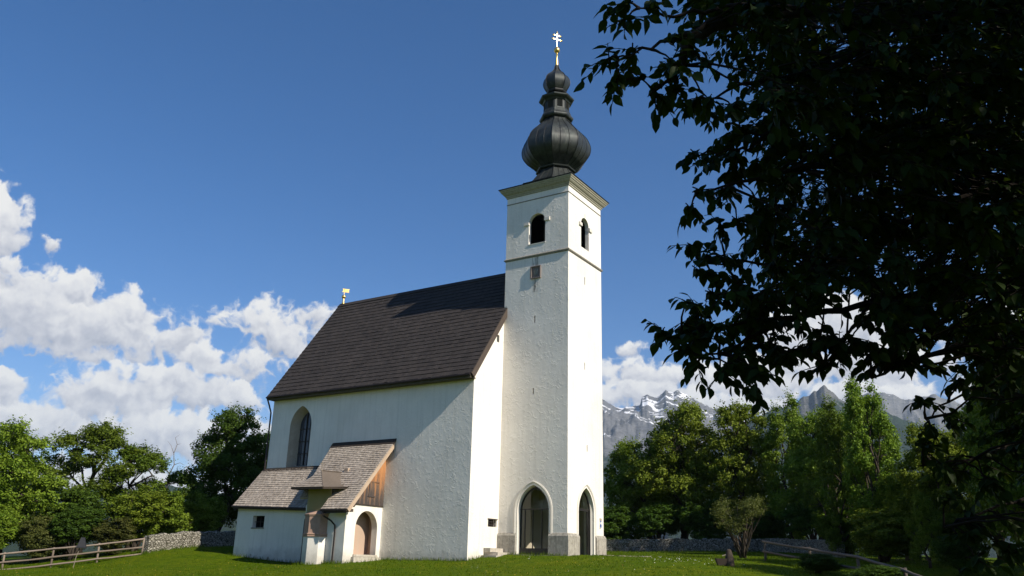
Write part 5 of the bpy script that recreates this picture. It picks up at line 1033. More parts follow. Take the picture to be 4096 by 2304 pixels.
# ---- the big tree above the photographer, whose branches hang into the view
SPR = """26.93,-37.04,2.57;27.04,-37.05,2.78;27.01,-36.9,2.67;26.95,-36.98,2.47;27.02,-36.84,2.53;27.13,-36.92,2.92;27.05,-36.68,2.5;27.16,-36.64,2.56;27.17,-36.29,2.64;27.22,-36.22,2.56;27.07,-36.12,2.37;27.16,-36.04,2.33;27.13,-36.21,2.06;27.06,-36.21,1.96;26.97,-35.96,1.82;26.99,-35.89,1.67;27.04,-35.81,1.54;27.14,-35.91,1.94;26.81,-36.1,1.25;26.89,-36.03,1.21;26.99,-36.02,1.05;27.11,-35.93,1;27.14,-35.74,1.2;27.32,-35.51,1.24;27.48,-35.63,1.17;27.64,-35.54,1.21;27.85,-35.39,1.15;27.99,-35.17,1.14;28.05,-34.8,0.95;28.06,-34.74,0.8;28.06,-34.53,0.59;28.06,-34.45,0.37;28.13,-34.31,0.16;28.17,-34.35,0;27.59,-35.3,1.37;27.96,-34.97,1.39;26.85,-35.68,1.43;27.69,-35.68,1.21;27.46,-35.62,1.51;27.63,-35.74,1.47;27.18,-35.58,1.38;27.15,-36.03,1.26;27.7,-35.83,1.39;27.95,-35.5,1.38;28.05,-35.34,1.26;28.01,-35.13,1.4;27.1,-35.67,1.34;28.03,-35.34,1.25;27.4,-35.94,1.46;26.96,-35.86,1.42;26.93,-36.02,1.26;27.27,-35.73,1.36;27.25,-35.63,1.49;27.04,-36.14,1.16;27.81,-35.66,1.19;27.82,-35.32,1.39;26.99,-36.15,1.39;28.01,-35.11,1.5;27.98,-35.33,1.24;27.29,-35.55,1.49;26.96,-35.69,1.36;27.88,-35.06,1.55;26.99,-35.84,1.42;27.95,-35.01,1.48;27.58,-35.68,1.43;27.19,-36.06,1.44;27.72,-35.61,1.19;26.93,-35.86,1.23;27.68,-35.5,1.18;27.23,-35.9,1.54;27.23,-36.86,2.7;27.37,-36.29,2.53;28.13,-35.08,1.3;27.26,-35.83,2.61;28.3,-33.99,0.05;28.14,-34.09,0.68;27.14,-36.22,2.67;28.3,-34.22,0.51;28.33,-34.14,0.09;27.25,-35.37,1.26;27.41,-35.1,1.3;27.24,-35.7,1.52;27.33,-36.01,0.96;27.17,-35.8,1.62;28.31,-34.17,0.11;27.32,-35.59,1.15;27.29,-35.55,2.49;27.28,-35.94,1;27.52,-35.15,1.34;27.89,-35.17,1.15;27.91,-34.99,1.25;27.38,-35.93,2.06;28.23,-34.44,1.13;27.34,-35.91,2.53;27.08,-36.02,1.7;27.29,-35.92,2.37;27.21,-35.52,1.25;27.19,-35.78,1.74;27.3,-35.55,1.96;27.57,-35.38,1.25;26.92,-35.88,1.37;27.28,-35.34,1.34;27.47,-35.43,1.37;28.29,-34.15,0.51;27.34,-35.58,1.2;27.18,-36.04,1.02;27.57,-35.42,1.1;28.31,-33.95,0.71;27.15,-35.7,2.66;28.15,-34.01,0.58;27.02,-35.88,1.32;27.32,-36.55,2.45;27.25,-36.93,2.51;27.28,-36.02,1.91;28.42,-33.53,3.42;29.25,-30.44,2.96;28.43,-31.78,2.19;28.95,-30.33,2.12;28.66,-31.94,2.86;28.35,-32.09,2.2;27.85,-35.6,2.46;29.02,-33.04,2.08;27.92,-33.1,5.41;27.6,-36.61,2.95;29.08,-33.36,3.05;28.02,-35.99,3.03;28.96,-32.69,1.31;28.81,-35.12,3.56;28.5,-33.07,3.66;27.5,-33.08,3.45;29.08,-34.41,3.55;28.15,-36.08,2.51;27.79,-35.71,2.09;28.71,-33.14,2.27;26.72,-31.61,3.43;27.54,-31.94,3.71;29.12,-31.13,3.37;28.68,-31.64,5.83;27.6,-33.09,4.37;27.1,-33.59,3.69;28.97,-35.52,2;29.19,-34.82,2.9;28.2,-33.9,2.95;29.03,-33.24,3.18;28.76,-32.62,2.64;27.76,-36.75,2.9;27.31,-35.31,2.06;28.12,-32.21,2.25;28.45,-33.7,3.42;28.4,-31.99,4.53;28.31,-35.13,3.13;29.14,-35.47,2.78;28.2,-33.3,1.67;26.84,-32.73,3.28;28.16,-36.45,2.65;28,-34.12,4.11;28.63,-33.92,3.3;28.25,-33.65,3.47;29.21,-32.05,5.44;29.04,-35.82,2.73;27.98,-34.74,2.77;27.22,-33.86,4.38;28.16,-32.57,4.96;27.53,-34.69,2.36;27.5,-33.67,3.97;26.6,-34.26,5.15;28.47,-36.23,2.39;29.13,-32.05,4.28;27.43,-35.44,1.94;28.73,-33.17,3.41;28.36,-30.38,2.08;27.58,-35.64,3.31;27.56,-34.93,4.03;28.39,-33.3,2.44;28.11,-35.59,3.4;28.44,-33.29,4.69;27.88,-33.37,2.3;28.21,-35.83,3.34;29.17,-30.17,3.84;27.84,-33.41,2.03;28.1,-32.13,3.55;27.75,-33.13,4.33;26.7,-32.64,4.05;28.65,-29.68,2.01;27.28,-35.62,3.65;28,-33.77,1.99;28.08,-34.21,3.41;27.46,-35.77,2;26.74,-33.65,2.16;27.8,-35.95,2.25;28.61,-35.58,2.19;28.74,-30.91,2.24;28.33,-33.31,1.92;28.77,-34.36,3.38;28.87,-35.63,1.6;27.03,-32.93,3.7;28.59,-34.37,3.44;27.97,-35.27,2.04;28.89,-31.87,5.15;29.45,-31.43,4.82;29.01,-30.53,2.41;28.85,-31.78,1.74;28.07,-34.25,3.56;28.64,-30.85,3.55;26.77,-32.97,4.85;27.75,-35.98,2.83;27.39,-33.64,4.55;28.38,-34.13,2.07;27.8,-35.89,1.7;28.26,-35.04,2.5;28.74,-33.99,1.75;27.49,-31.7,3.39;28.47,-34.57,3.15;27.92,-36.08,3.1;27.99,-34.22,2.64;28.58,-31.73,2.21;28.41,-35.39,3.59;28.23,-33.9,4.41;28.66,-33.66,2.81;28.06,-36.64,2.84;28.01,-35.83,1.31;28.61,-31.73,5.53;27.4,-34.67,4.08;27.29,-34.05,2.1;27.63,-32.37,2.51;28.38,-33.34,3.41;28.84,-33.79,1.24;27.42,-34.33,3.2;27.5,-33.02,3.3;29.16,-32.36,3.6;27.32,-31.9,5.61;28.03,-33.33,2.72;28.18,-34.2,3.66;28.64,-32.97,2.28;28.51,-32.23,5.48;28.51,-35.83,3;28.02,-34.82,3.49;28.73,-31.84,5.55;28.88,-34.26,2.8;27.91,-36.41,3.05;28.96,-31.78,2.45;28.3,-34.23,2.91;27.62,-35.32,3.64;29.47,-32.32,4.72;28.62,-35.09,0.88;28.12,-33.35,3.47;28.44,-34.22,1.38;27.29,-32.81,3.28;28.49,-34.62,2.11;28.54,-34.16,2.09;28.74,-32.23,2.47;28.29,-35.08,3.84;27.86,-34.52,3.05;28.6,-35,2.64;27.46,-31.94,5.46;27.15,-32.57,4.27;27.62,-31.32,3.37;27.62,-32.88,3.68;27.7,-33.75,2.38;27.81,-36.61,2.31;28.29,-35.54,2;26.88,-34.54,4.54;28.73,-35.65,1.38;27.62,-35.38,1.93;27.93,-36.07,2.31;27.86,-32.82,2.77;28.93,-32.53,4.3;26.91,-31.36,3.18;28.4,-33.49,3.96;27.74,-33.1,4.39;28.51,-33.16,4.1;28.8,-32.56,1.16;29.02,-30.48,4.39;27.28,-33.67,3.01;27.71,-33.54,4.94;27.44,-35.39,3.84;28.61,-29.88,0.61;28.45,-33.93,4.39;28.94,-34.33,3.24;28.62,-35.58,1.55;28.97,-29.77,1.88;27.89,-34.14,4.41;27.3,-33.18,4.52;29,-34.22,2.88;27.96,-30.47,3.09;27.84,-33.82,2.81;28.97,-33.84,4.23;27.84,-35.79,2.58;28.49,-33.75,1.93;27.55,-36.01,2.86;29.18,-33.93,2.79;28.78,-30.23,2.62;27.27,-34.59,2.94;28.59,-33.93,3.07;26.72,-33.77,5.39;27.88,-34.96,2.54;28.17,-35.36,3.54;26.53,-33.55,1.98;28.6,-33.69,1.63;29.14,-33,4.12;27.49,-35.72,3.44;29.24,-32.21,3.13;28.9,-30.99,2.52;27.37,-33.01,2.64;28.49,-35.43,2.76;28.47,-35.74,2.95;28.68,-34.78,2.03;28.48,-30.43,3.71;27.58,-35.91,2.77;27.69,-34.39,4.49;28.26,-35.51,2.09;28.88,-33.55,3.33;29.45,-33.1,4.47;28.04,-33.92,2.13;27.7,-35.18,1.73;27.76,-31.1,3.78;27.85,-35.15,2.95;27.15,-32.06,4.98;27.77,-31.23,2.57;27.72,-34.88,3.61;28.15,-32.92,3.32;28.38,-31.78,3.67;28.75,-33.58,2.78;28.89,-35.56,2.08;27.13,-33.74,3;27.56,-35.45,2.59;28.52,-33.3,0.37;29.18,-35.18,3.27;28.65,-35.14,3.12;28.68,-30.24,2.81;28.63,-31.94,4.49;28.77,-35.67,3.13;28.84,-34.09,0.73;28.82,-32.43,1.35;27.83,-31.01,2.56;27.86,-35.63,1.66;29.44,-32.03,5.01;28.38,-35.21,1.91;28.26,-35.57,1.54;29.03,-35.56,2.17;27.14,-34.08,4.52;29.07,-31.7,4.94;28.59,-30.77,3.28;27.88,-34.12,3.56;28.17,-35.37,2.83;29.1,-32.91,4.55;29.16,-33.87,3.75;29.06,-29.73,2.97;28.72,-34.44,0.24;27.49,-34.83,4.35;28.5,-31.87,1.75;27.63,-36.15,2.61;27.92,-33.68,3.26;27.21,-32.55,4.46;28.94,-33.4,2.91;28.54,-34.97,1.21;27.17,-31.88,4.9;27.96,-35.61,2.62;27.28,-33.51,4.77;28.06,-32.1,5.52;28.53,-32.65,3.42;29.18,-31.3,5.33;28.45,-34.08,3.74;29.17,-32.61,2.89;28.68,-31.45,0.72;29.07,-30.84,2.21;28.66,-32.76,1.26;27.22,-34.28,4.16;28.72,-31.6,4.78;28.56,-32.78,1.46;28.89,-30.97,4.63;27.85,-33.55,1.86;27.68,-34.2,3.02;29.14,-33.04,3.97;26.67,-31.83,4.14;28.21,-36.15,2.58;28.38,-32.63,1.34;27.88,-33.33,2.76;26.89,-34.44,1.73;28.99,-33.98,3.69;28.93,-32.66,3.33;28.3,-31.45,4.98;28.85,-32.33,4.88;28.73,-33.24,3.36;27.93,-35.26,2.08;27.84,-35.78,2.21;28.28,-33.81,2.71;28.67,-33.1,4.47;29.22,-33.48,3.65;28.51,-34.87,1.94;27.91,-34.61,2.7;27.47,-35.21,3.01;26.66,-32.3,2.61;27.66,-31.86,4.37;28.51,-31.67,1.54;28.01,-32.44,3.82;26.9,-32.26,3.48;28.28,-32.05,3.58;29.05,-33.23,4.54;28.32,-33.97,2.08;28.79,-35.15,3.33;27.46,-34.02,4.46;29.17,-31.24,3.12;28.57,-32.98,5.09;28.72,-35.69,3.22;28.59,-33.39,4.55;28.99,-33.84,1.78;29.1,-34.41,3.32;28.26,-30.79,2.84;26.57,-34.07,5.14;26.86,-34.41,4.59;28.2,-32.59,2.25;28.73,-34.2,0.44;28.7,-34.16,0.86;28.59,-33.37,2.88;28.58,-36.01,2.63;27.8,-31.94,5.79;29.34,-30.01,3.49;26.85,-32.93,2.9;28.26,-33.56,3;28.41,-35.32,2.38;28.48,-31.4,4.42;29.27,-33.4,3.2;28.9,-33.2,2.44;28.89,-35.63,3.26;28.54,-34.1,2.58;29.15,-31.92,2.83;28.18,-32.33,5.43;28.3,-34.75,2.77;28.18,-32.03,2.62;28.65,-33.51,4.82;28.71,-35.35,2;28.13,-31.33,2.76;28.75,-34.49,0.16;27.64,-34.16,2.4;28.88,-35.79,2.94;27.43,-31.46,4.54;28.55,-29.17,0.74;28.93,-33.4,4.07;28.75,-35.46,2.27;26.61,-32.43,2.8;27.99,-35.33,2.55;28.61,-29.95,2.12;27.94,-36.43,2.3;28.95,-31.14,2.88;28.24,-36.1,2.37;28.31,-32.2,1.65;28.51,-31.42,4.65;27.99,-35.16,2.01;27.87,-32.78,3.84;28.38,-35.43,1.24;27.13,-34.51,2.29;28.23,-32.31,2.24;27.12,-32.49,4.36;27.16,-33.02,4.24;27.49,-33.62,4.16;27.59,-35.96,2.13;29.1,-32.77,4.68;27.98,-31.31,5.05;28.51,-34.08,4.19;28.55,-32.47,2.29;27.89,-33.07,5.29;28.72,-33.88,3.3;28.12,-36.09,2.97;28.02,-33.35,3.18;29.14,-33.72,4.11;28.71,-34.31,3.53;28.74,-34.92,2.83;29.23,-35.42,3.13;28.09,-33.08,2.44;26.84,-34.61,4.76;28.87,-30.62,2.38;27.87,-31,2.89;27.47,-32.37,2.7;28.03,-35.86,1.15;28.63,-31.96,0.97;28.45,-35.79,1.41;28.26,-32.94,4.1;27.95,-35.3,3.82;27.73,-35.27,3.52;27.22,-32.35,5.18;28.8,-30.87,1.69;28.69,-35.08,2.59;28.83,-31.98,3.72;28.19,-35.97,2.11;29.08,-32.08,3.24;28.1,-35.1,2.01;29.05,-30.96,4.26;28.74,-32.27,4.48;27.79,-35.25,2.11;27.83,-33.89,4.23;27.96,-33.66,2.14;29.1,-32.96,3.55;26.9,-34.54,4.6;27.22,-34.26,4.66;28.71,-30.43,2.87;27.03,-33.82,4.33;27.63,-34.97,3.56;27.97,-34.82,2.46;27.2,-35.51,3.58;29.01,-31.21,5.48;26.6,-32.84,2.15;28.4,-33.1,3.35;28.43,-35.69,2.2;27.69,-36.52,2.73;27.65,-32.3,5.12;28.85,-35.31,1.86;29.41,-30.47,4.79;28.41,-30.84,1.53;27.96,-34.45,4.29;27.35,-34.64,3.64;27.86,-33.57,4.66;27.97,-34.04,4.45;28.44,-35.37,1.93;27.7,-33.75,4.08;26.57,-32.49,2.9;28.43,-32.83,1.81;28.31,-32.64,2.82;27.99,-35.29,1.37;28.88,-31.69,3.6;28.09,-33.43,2.6;28.39,-35.4,1.95;28.2,-33.86,3.88;28.29,-31.52,4.72;27.71,-36.65,2.28;27.29,-34.13,4.58;28.61,-32.41,4.97;28.55,-35.99,2.88;26.75,-32.69,4.16;26.7,-33.03,4.96;27.09,-32.31,4.63;28.93,-31.33,5.71;26.68,-32.25,4.07;28.27,-34.09,2.47;28.98,-33.41,3.04;29.28,-31.24,4.03;28.73,-35.42,1.04;29.09,-31.3,2.59;28.92,-34.24,2.46;29.14,-31.41,5.91;28.66,-34.35,0.74;27.24,-33.59,2.96;28.37,-34.89,3.52;27.72,-32.07,2.86;27.81,-34.71,1.79;29.14,-35.76,2.77;28.63,-35.81,2.51;29.15,-30.78,3.07;28.2,-34.31,3.2;27.7,-35.99,1.52;27.89,-36.65,2.94;27.14,-32.23,3.02;27.73,-31.44,4.96;27.7,-32.03,3.33;27.6,-36.09,1.43;28.09,-32.47,4.18;28.83,-32.19,0.91;28.76,-32.81,3.24;28.1,-33.41,4.83;28.19,-32.45,5.09;28.69,-33.41,1.15;28.54,-34.56,1.15;28.59,-30.28,3.24;28.97,-33.27,1.51;28.6,-35,0.17;27.66,-35.52,3.02;28.12,-36.08,1.53;27.92,-31.64,2.59;28.96,-33.91,1.98;28.89,-33.64,3.61;27.52,-34.79,3.73;26.82,-33.01,3.51;28.62,-33.55,1.52;29.08,-35.15,2.59;28.65,-34.25,2.43;28.77,-35.95,2.47;27.45,-35.62,2.69;28.24,-35.73,1.94;27.35,-35.64,2.04;26.9,-31.74,4.15;29.58,-30.83,6.26;28.22,-31.45,4.32;26.93,-34.59,1.78;28.66,-35.79,2.4;27.76,-34.16,3.58;28.36,-35.78,3.05;28.28,-33.29,4.36;28.52,-30.74,0.45;28.22,-33.21,1.83;27.43,-35.11,3.3;29.1,-34.75,2.28;28.24,-34.58,1.44;28.33,-34.29,3.1;27.89,-33.25,3.29;28.56,-36.26,2.63;27.02,-34.78,3.96;29.06,-32.79,3.61;27.88,-35.6,1.61;29.24,-31.84,5.7;28.95,-31.4,2.09;26.32,-32.12,2.48;28.49,-34.46,2.84;28.09,-34.4,3.16;27.38,-33,3.12;28.93,-32.68,3.19;28.86,-32.08,3.19;28.46,-30.43,3.24;28.58,-34.01,1.47;28.87,-35.63,3.06;27.45,-32.56,4.28;29.03,-35.71,2.97;27.71,-32.85,4.01;27.4,-35.63,1.71;27.26,-34.18,2.89;28.13,-33.04,4.17;27.81,-34.08,2.05;28.63,-32.41,1.23;28.92,-35.43,3.19;27.86,-31.32,4.52;28.33,-34.22,2.02;29.21,-33.11,3.38;28.35,-35.46,2.27;28.85,-35.7,2.4;28.3,-32.8,4.97;26.48,-32.43,5.68;28.97,-31.18,4.09;26.98,-32.41,4.47;27.4,-32.01,3.64;28.44,-30.18,2.08;28.99,-34.17,4.15;27.87,-31.78,3.76;27.76,-35.9,2.85;27.82,-35.11,2.76;27.39,-35.44,2.62;28.19,-35.37,2.42;27.01,-33.44,2.88;28.76,-31.98,3.65;28.21,-35.1,2.45;28.19,-32.61,4.09;28.39,-35.54,2.66;29.36,-31.7,5.18;27.06,-33.62,2.38;28.21,-36.58,2.88;28.48,-32.84,2.04;28.98,-30.36,3.61;28.8,-31.07,1.24;26.61,-32.89,6.01;26.67,-33.03,2.46;28.53,-32.55,4.24;28.88,-34.2,4.11;27.69,-35.1,2.35;28.87,-35.09,2.05;27.76,-33.82,3.26;28.26,-31.63,4.14;28.98,-32.45,2.04;27.08,-33.73,3.55;27.24,-32.1,3.78;28.76,-31.74,2.47;28.59,-36.19,2.87;27.24,-32.78,5.02;28.84,-30.12,1.93;27.82,-34,4.58;27.14,-34.62,3.51;27.51,-34.4,3.03;28.95,-34.93,2.2;27.58,-35.3,3.82;27.72,-32.97,2.31;28.43,-32.42,1.08;28.91,-33.85,3.41;28.36,-34.31,1.32;28.27,-33.89,3.97;29.21,-30.48,4.16;28.53,-34.36,3.1;27.23,-35.27,2;27.54,-33.23,3.77;29.01,-32.82,2.29;29.06,-35.77,2.87;26.95,-33.29,4.5;28.29,-30.82,2.89;27.25,-34.87,4.34;26.81,-34.62,4.72;28.45,-34.59,1.8;27.95,-33.73,3.49;26.87,-32.57,4.87;28.35,-33.66,1.41;28.47,-29.46,1.04;28.83,-29.7,2.43;28.42,-35.03,1.64;28.72,-33.66,2;26.92,-33.71,5.28;28.06,-34.02,4.3;29.1,-30.92,5.63;27.69,-31.39,4.71;28.99,-33.44,3.46;28.64,-35.04,2.46;28.75,-33.92,1.67;28.36,-32.27,2.07;28.36,-32.86,3.34;28.76,-35.49,2.82;28.3,-34.55,2.21;27.17,-31.38,4;27.75,-34.87,2.37;28.97,-33.27,4.35;28.19,-32.95,2.91;27.98,-35.94,2.29;29.12,-31.42,3.21;26.63,-32.45,2.66;28.06,-34.48,3.67;27.34,-32.83,5.84;28.54,-35.53,1.34;27.42,-31.82,4.88;28.51,-35.63,3.32;28.72,-33.76,2.54;28.28,-34.39,2.13;28.85,-35.1,1.2;27.32,-32.94,5.36;28.01,-33.39,4.54;28.71,-31.84,2.1;28.52,-33.02,1.96;27.95,-35.49,2.07;28.34,-36.11,2.66;28.67,-32.09,0.78;27.22,-32.48,3.13;28.2,-32.43,5.71;28.51,-35.86,1.77;28.58,-34.75,1.27;29.06,-31.4,3.1;28.35,-31.27,3.71;27.97,-35.11,3.88;28.89,-30.48,3.19;27.92,-34.85,1.63;28.53,-32.25,1.02;27.76,-36.2,1.69;29.44,-31.15,5.22;27.28,-32.21,6.04;27.38,-34.77,2;29.02,-34.16,3.59;29.07,-35.84,2.89;28.67,-34.62,2.02;27.26,-35.83,3.72;28.62,-35.86,1.74;28.14,-34.55,3.56;26.75,-33.21,5.52;28.04,-35.57,2.57;28.7,-35.44,2.25;28.9,-35.09,3.51;27.05,-35.8,3.77;27.22,-33.9,3.11;28.49,-33.55,1.28;29.23,-29.9,2.71;28.02,-35.22,3.28;27.46,-33.92,4.78;28.56,-33.62,0.7;27.06,-31.57,3.08;27.11,-34.5,2.63;27.48,-33.08,2.52;28.61,-31.91,3.67;29.16,-34.06,3.85;28.17,-33.37,3.54;27.16,-35.11,3.62;28.88,-31.26,0.67;28.61,-33.95,1.39;27.97,-36.3,2.57;28.39,-35.89,2.23;28.33,-36.05,3.03;29.1,-31.71,4.28;27.3,-33.45,2.76;27.26,-34.65,2.55;29.53,-32.82,4.91;28.71,-31.9,1.91;28.03,-34.92,1.54;28.39,-33.75,3.74;28.43,-34.95,1.44;27.89,-35.73,3.58;28.08,-35.92,2.21;28.15,-33.21,2.46;29.11,-33.23,2.62;26.84,-34.8,4.43;27.43,-34.31,2.22;26.38,-33.19,5.92;27.96,-30.69,3.49;28.25,-33.88,2.04;28.95,-34.77,3.05;28.95,-31.57,1.51;28.79,-31.95,4.13;28.98,-35.21,3.35;29.15,-35.8,2.97;27.96,-35,1.84;28.01,-32.45,5.4;28.21,-33.95,4.53;28.55,-31.85,3.78;27.91,-31.89,5.01;28.83,-31.78,5.36;27.41,-32.31,3.19;29.05,-34.45,2.52;27.55,-31.71,2.71;28.21,-34.8,2.81;28.59,-35.59,3.4;26.71,-33.48,5.55;28.8,-32.84,1.02;28.37,-32.59,1.42;28.55,-31.7,1.15;28.45,-34.57,2.92;27.49,-31.73,4.43;28.66,-33.45,0.16;28.35,-31.51,2.14;28.09,-31.87,3.25;27.09,-33,4.83;28.05,-33.19,1.94;29,-30.21,2.69;28.87,-34.02,2.18;28.74,-32.16,0.81;28.97,-34.91,2.94;28.51,-34.49,3.62;26.17,-31.81,2.65;29.16,-33.95,3.33;26.72,-32.95,3.3;27.95,-32.01,3.88;28.9,-35.21,3.46;27.53,-32.41,5.53;27.53,-32.3,2.42;28.14,-34.74,1.73;29.01,-31.31,2.95;28.3,-34.79,3.11;27.77,-33.97,3.07;28.2,-35.44,1.52;28.43,-34.39,1.58;27.93,-35.13,3.11;28.9,-31.29,3.23;28.36,-35.98,3.16;27.01,-33.51,4.5;28.07,-33.43,3.79;27.65,-36.73,2.79;28.56,-33.48,3.75;28.93,-32.39,1.14;27.08,-32.71,2.97;28.79,-32.02,5.56;28,-33.37,3.6;28.89,-32.97,4.26;28.9,-35.51,2.95;28.97,-34.1,1.87;28.86,-31.72,3.72;27.19,-34.59,4.44;28.86,-30.52,0.5;27.69,-30.91,3.21;27.19,-33.66,4.56;27.49,-31.55,4.39;27.99,-32.33,4.64;29.07,-34.62,2.91;28.44,-33.95,1.52;29,-35.59,2.42;27.83,-35.2,2;27.21,-32.95,3.18;27.85,-32.51,3.9"""
LIMBS = [[(30.06,-32.57,3.94),(29.17,-34.11,3.85),(28.13,-35.47,3.41),(27.49,-36.38,3.07),(27.32,-36.65,2.85),(27.15,-36.83,2.72),(26.98,-37.0,2.56)],[(28.13,-35.47,3.41),(27.5,-36.39,3.12),(27.2,-36.76,2.93),(27.08,-36.95,2.9)],[(27.49,-36.38,3.07),(27.3,-36.65,2.82),(27.22,-36.65,2.7),(27.21,-36.64,2.65),(27.13,-36.66,2.57),(27.06,-36.78,2.45)],[(30.03,-32.22,3.65),(28.95,-33.76,3.57),(28.19,-34.99,3.22),(27.68,-35.81,2.89),(27.45,-36.14,2.74),(27.17,-36.27,2.6)],[(30.06,-32.57,3.94),(28.71,-34.45,3.98),(28.08,-35.15,3.45),(27.69,-35.57,2.94),(27.5,-35.7,2.65),(27.41,-35.83,2.5),(27.3,-35.98,2.39),(27.05,-36.13,2.35)],[(29.97,-32.1,3.24),(28.7,-33.8,2.94),(27.83,-35.19,2.52),(27.48,-35.81,2.25),(27.12,-36.21,2.05)],[(29.97,-32.1,3.24),(28.66,-33.63,2.77),(28.01,-34.48,2.29),(27.83,-34.64,2.09),(27.58,-35.09,1.86),(27.37,-35.56,1.75),(26.98,-35.91,1.7)],[(29.86,-31.73,2.45),(28.76,-33.28,2.36),(28.14,-34.25,2.23),(27.83,-34.64,2.09),(27.81,-34.75,1.69),(27.69,-35.08,1.38),(27.6,-35.51,1.05)],[(29.86,-31.73,2.45),(28.71,-33.31,2.05),(28.03,-34.5,1.75),(27.58,-35.2,1.5),(27.21,-35.63,1.37),(26.84,-36.05,1.2)],[(27.58,-35.2,1.5),(27.26,-35.58,1.31),(27.14,-35.85,1.15),(27.01,-36.02,1.06)],[(29.76,-31.55,1.82),(28.83,-33.11,1.72),(28.36,-34.18,1.46),(27.96,-35.05,1.11),(27.83,-35.35,1.01)],[(29.76,-31.55,1.82),(28.78,-33.02,1.44),(28.3,-34.09,1.13),(28.03,-34.77,0.83)],[(29.66,-31.37,1.2),(28.7,-32.88,0.94),(28.24,-34.07,0.66),(27.95,-34.59,0.55)],[(29.66,-31.37,1.2),(28.65,-32.77,0.56),(28.18,-33.96,0.29),(28.03,-34.39,0.19)]]
def near_tree():
    rng = np.random.default_rng(77); base = np.array([31.4, -32.2, gz(31.4, -32.2)])
    root = empty("overhanging_tree", base, "big dark elm whose leafy branches hang in from the right above", "tree")
    m = MB(); tk = [(0, 0, -.5), (.05, .05, 1.0), (-.05, .1, 2.6), (.1, .0, 4.2), (.2, .1, 6.5), (.3, .3, 9.5)]; m.tube(tk, [.48, .38, .34, .30, .22, .08], 12)
    for ex in ((3.5, 1, 7), (4.2, -2, 5.5), (1, -4.5, 7), (2, 3.5, 8), (-1.5, -3.5, 8.5), (0.5, 1, 11), (4, -4, 8)): m.tube(limb_path(rng, tk[3], ex, 5, .1, .2), [.18, .15, .12, .09, .06, .03], 7)
    limb_pts = []; lb = MB()
    for L in LIMBS:
        P = [np.array(p) - base for p in L]; Q = []
        for i in range(len(P) - 1):
            p0, p1, p2, p3 = P[max(i - 1, 0)], P[i], P[i + 1], P[min(i + 2, len(P) - 1)]
            for k in range(5):
                t = k / 5; Q.append(.5 * (2 * p1 + (p2 - p0) * t + (2 * p0 - 5 * p1 + 4 * p2 - p3) * t * t + (3 * p1 - p0 - 3 * p2 + p3) * t ** 3))
        Q.append(P[-1]); n = len(Q); Q = [q + rng.normal(0, .010, 3) for q in Q]; w = .045 if len(L) > 4 else .016
        lb.tube([tuple(q) for q in Q], [w * (1 - i / n) ** 1.2 + .004 for i in range(n)], 6); limb_pts += Q
        if abs(L[0][0] - 30) < 2 and len(L) > 4: lb.tube(limb_path(rng, tk[2] if Q[0][2] < 3 else tk[3], Q[0], 4, .1, .3), [.10, .09, .075, .06, .048], 7)
    LP = np.array(limb_pts); LV = []; LF = []; LT = []; nv = 0
    # ovate drip-tipped leaf: centre line + two sides
    us = np.array([0, .12, .34, .58, .80, 1.0]); ws = np.array([0, .18, .29, .265, .13, 0.0])
    def add_leaf(p, d, nrm, L, tone):
        nonlocal nv
        s = np.cross(d, nrm); s /= np.linalg.norm(s) + 1e-9; up_ = np.cross(s, d); cv = rng.uniform(.1, .45); k = len(us)
        c = p + d * (us * L)[:, None] - up_ * (cv * L * us ** 2)[:, None] * .6; fold = up_ * (ws * L * rng.uniform(.1, .5))[:, None]
        l = c + s * (ws * L)[:, None] + fold; r = c - s * (ws * L)[:, None] + fold
        LV.append(np.concatenate([c, l, r])); f = []
        for i in range(k - 1): f += [(nv + i, nv + i + 1, nv + k + i + 1, nv + k + i), (nv + i, nv + 2 * k + i, nv + 2 * k + i + 1, nv + i + 1)]
        LF.extend(f); LT.extend([tone] * len(f)); nv += 3 * k
    def spray(c, edge):
        nonlocal nv
        j = np.argmin(((LP - c) ** 2).sum(1)); a = LP[j]
        if np.linalg.norm(c - a) > .03: lb.tube(limb_path(rng, a, c, 4, .12, .12), [.010, .008, .006, .005, .004], 4)
        ax = c - a; ax[2] *= .3; ax /= np.linalg.norm(ax) + 1e-9; tn0 = rng.normal(.45, .15)
        for _ in range(3 if edge else int(rng.integers(4, 7))):
            d = ax * rng.uniform(.2, 1.0) + rng.normal(0, .55, 3); d[2] = d[2] * .6 - .12; d /= np.linalg.norm(d); Ln = rng.uniform(.12, .24) if edge else rng.uniform(.18, .42)
            st_ = c - d * Ln * .25; pts = [st_ + d * Ln * t + np.array([0, 0, -.18 * Ln * t * t]) for t in np.linspace(0, 1, 5)]; lb.tube([tuple(q) for q in pts], [.0045, .004, .0032, .0026, .0018], 4)
            nl = int(rng.integers(6, 10)) if not edge else int(rng.integers(5, 9)); sd = np.cross(d, [0, 0, 1]); sd /= np.linalg.norm(sd) + 1e-9
            for i in range(nl):
                t = (i + .6) / nl; p = pts[0] + (pts[-1] - pts[0]) * t; ld = d * .5 + sd * (1 if i % 2 else -1) * .75 + np.array([0, 0, -rng.uniform(.15, 1.0)]) + rng.normal(0, .22, 3)
                if i == nl - 1: ld = d + np.array([0, 0, -.7])
                ld /= np.linalg.norm(ld); nm = np.array([0, 0, 1.0]) + rng.normal(0, .45, 3); nm -= ld * nm.dot(ld); nm /= np.linalg.norm(nm) + 1e-9
                add_leaf(p, ld, nm, rng.uniform(.058, .100), float(np.clip(rng.normal(tn0, .18), 0, 1)))
    pts = [np.array([float(v) for v in s.split(",")]) - base for s in SPR.split(";")]
    for i, c in enumerate(pts): spray(c, i < 114)
    for q in LP[::2]:       # leaves along the limbs too
        if rng.random() < .35 and q[0] < -1.0: spray(q + rng.normal(0, .08, 3), True)
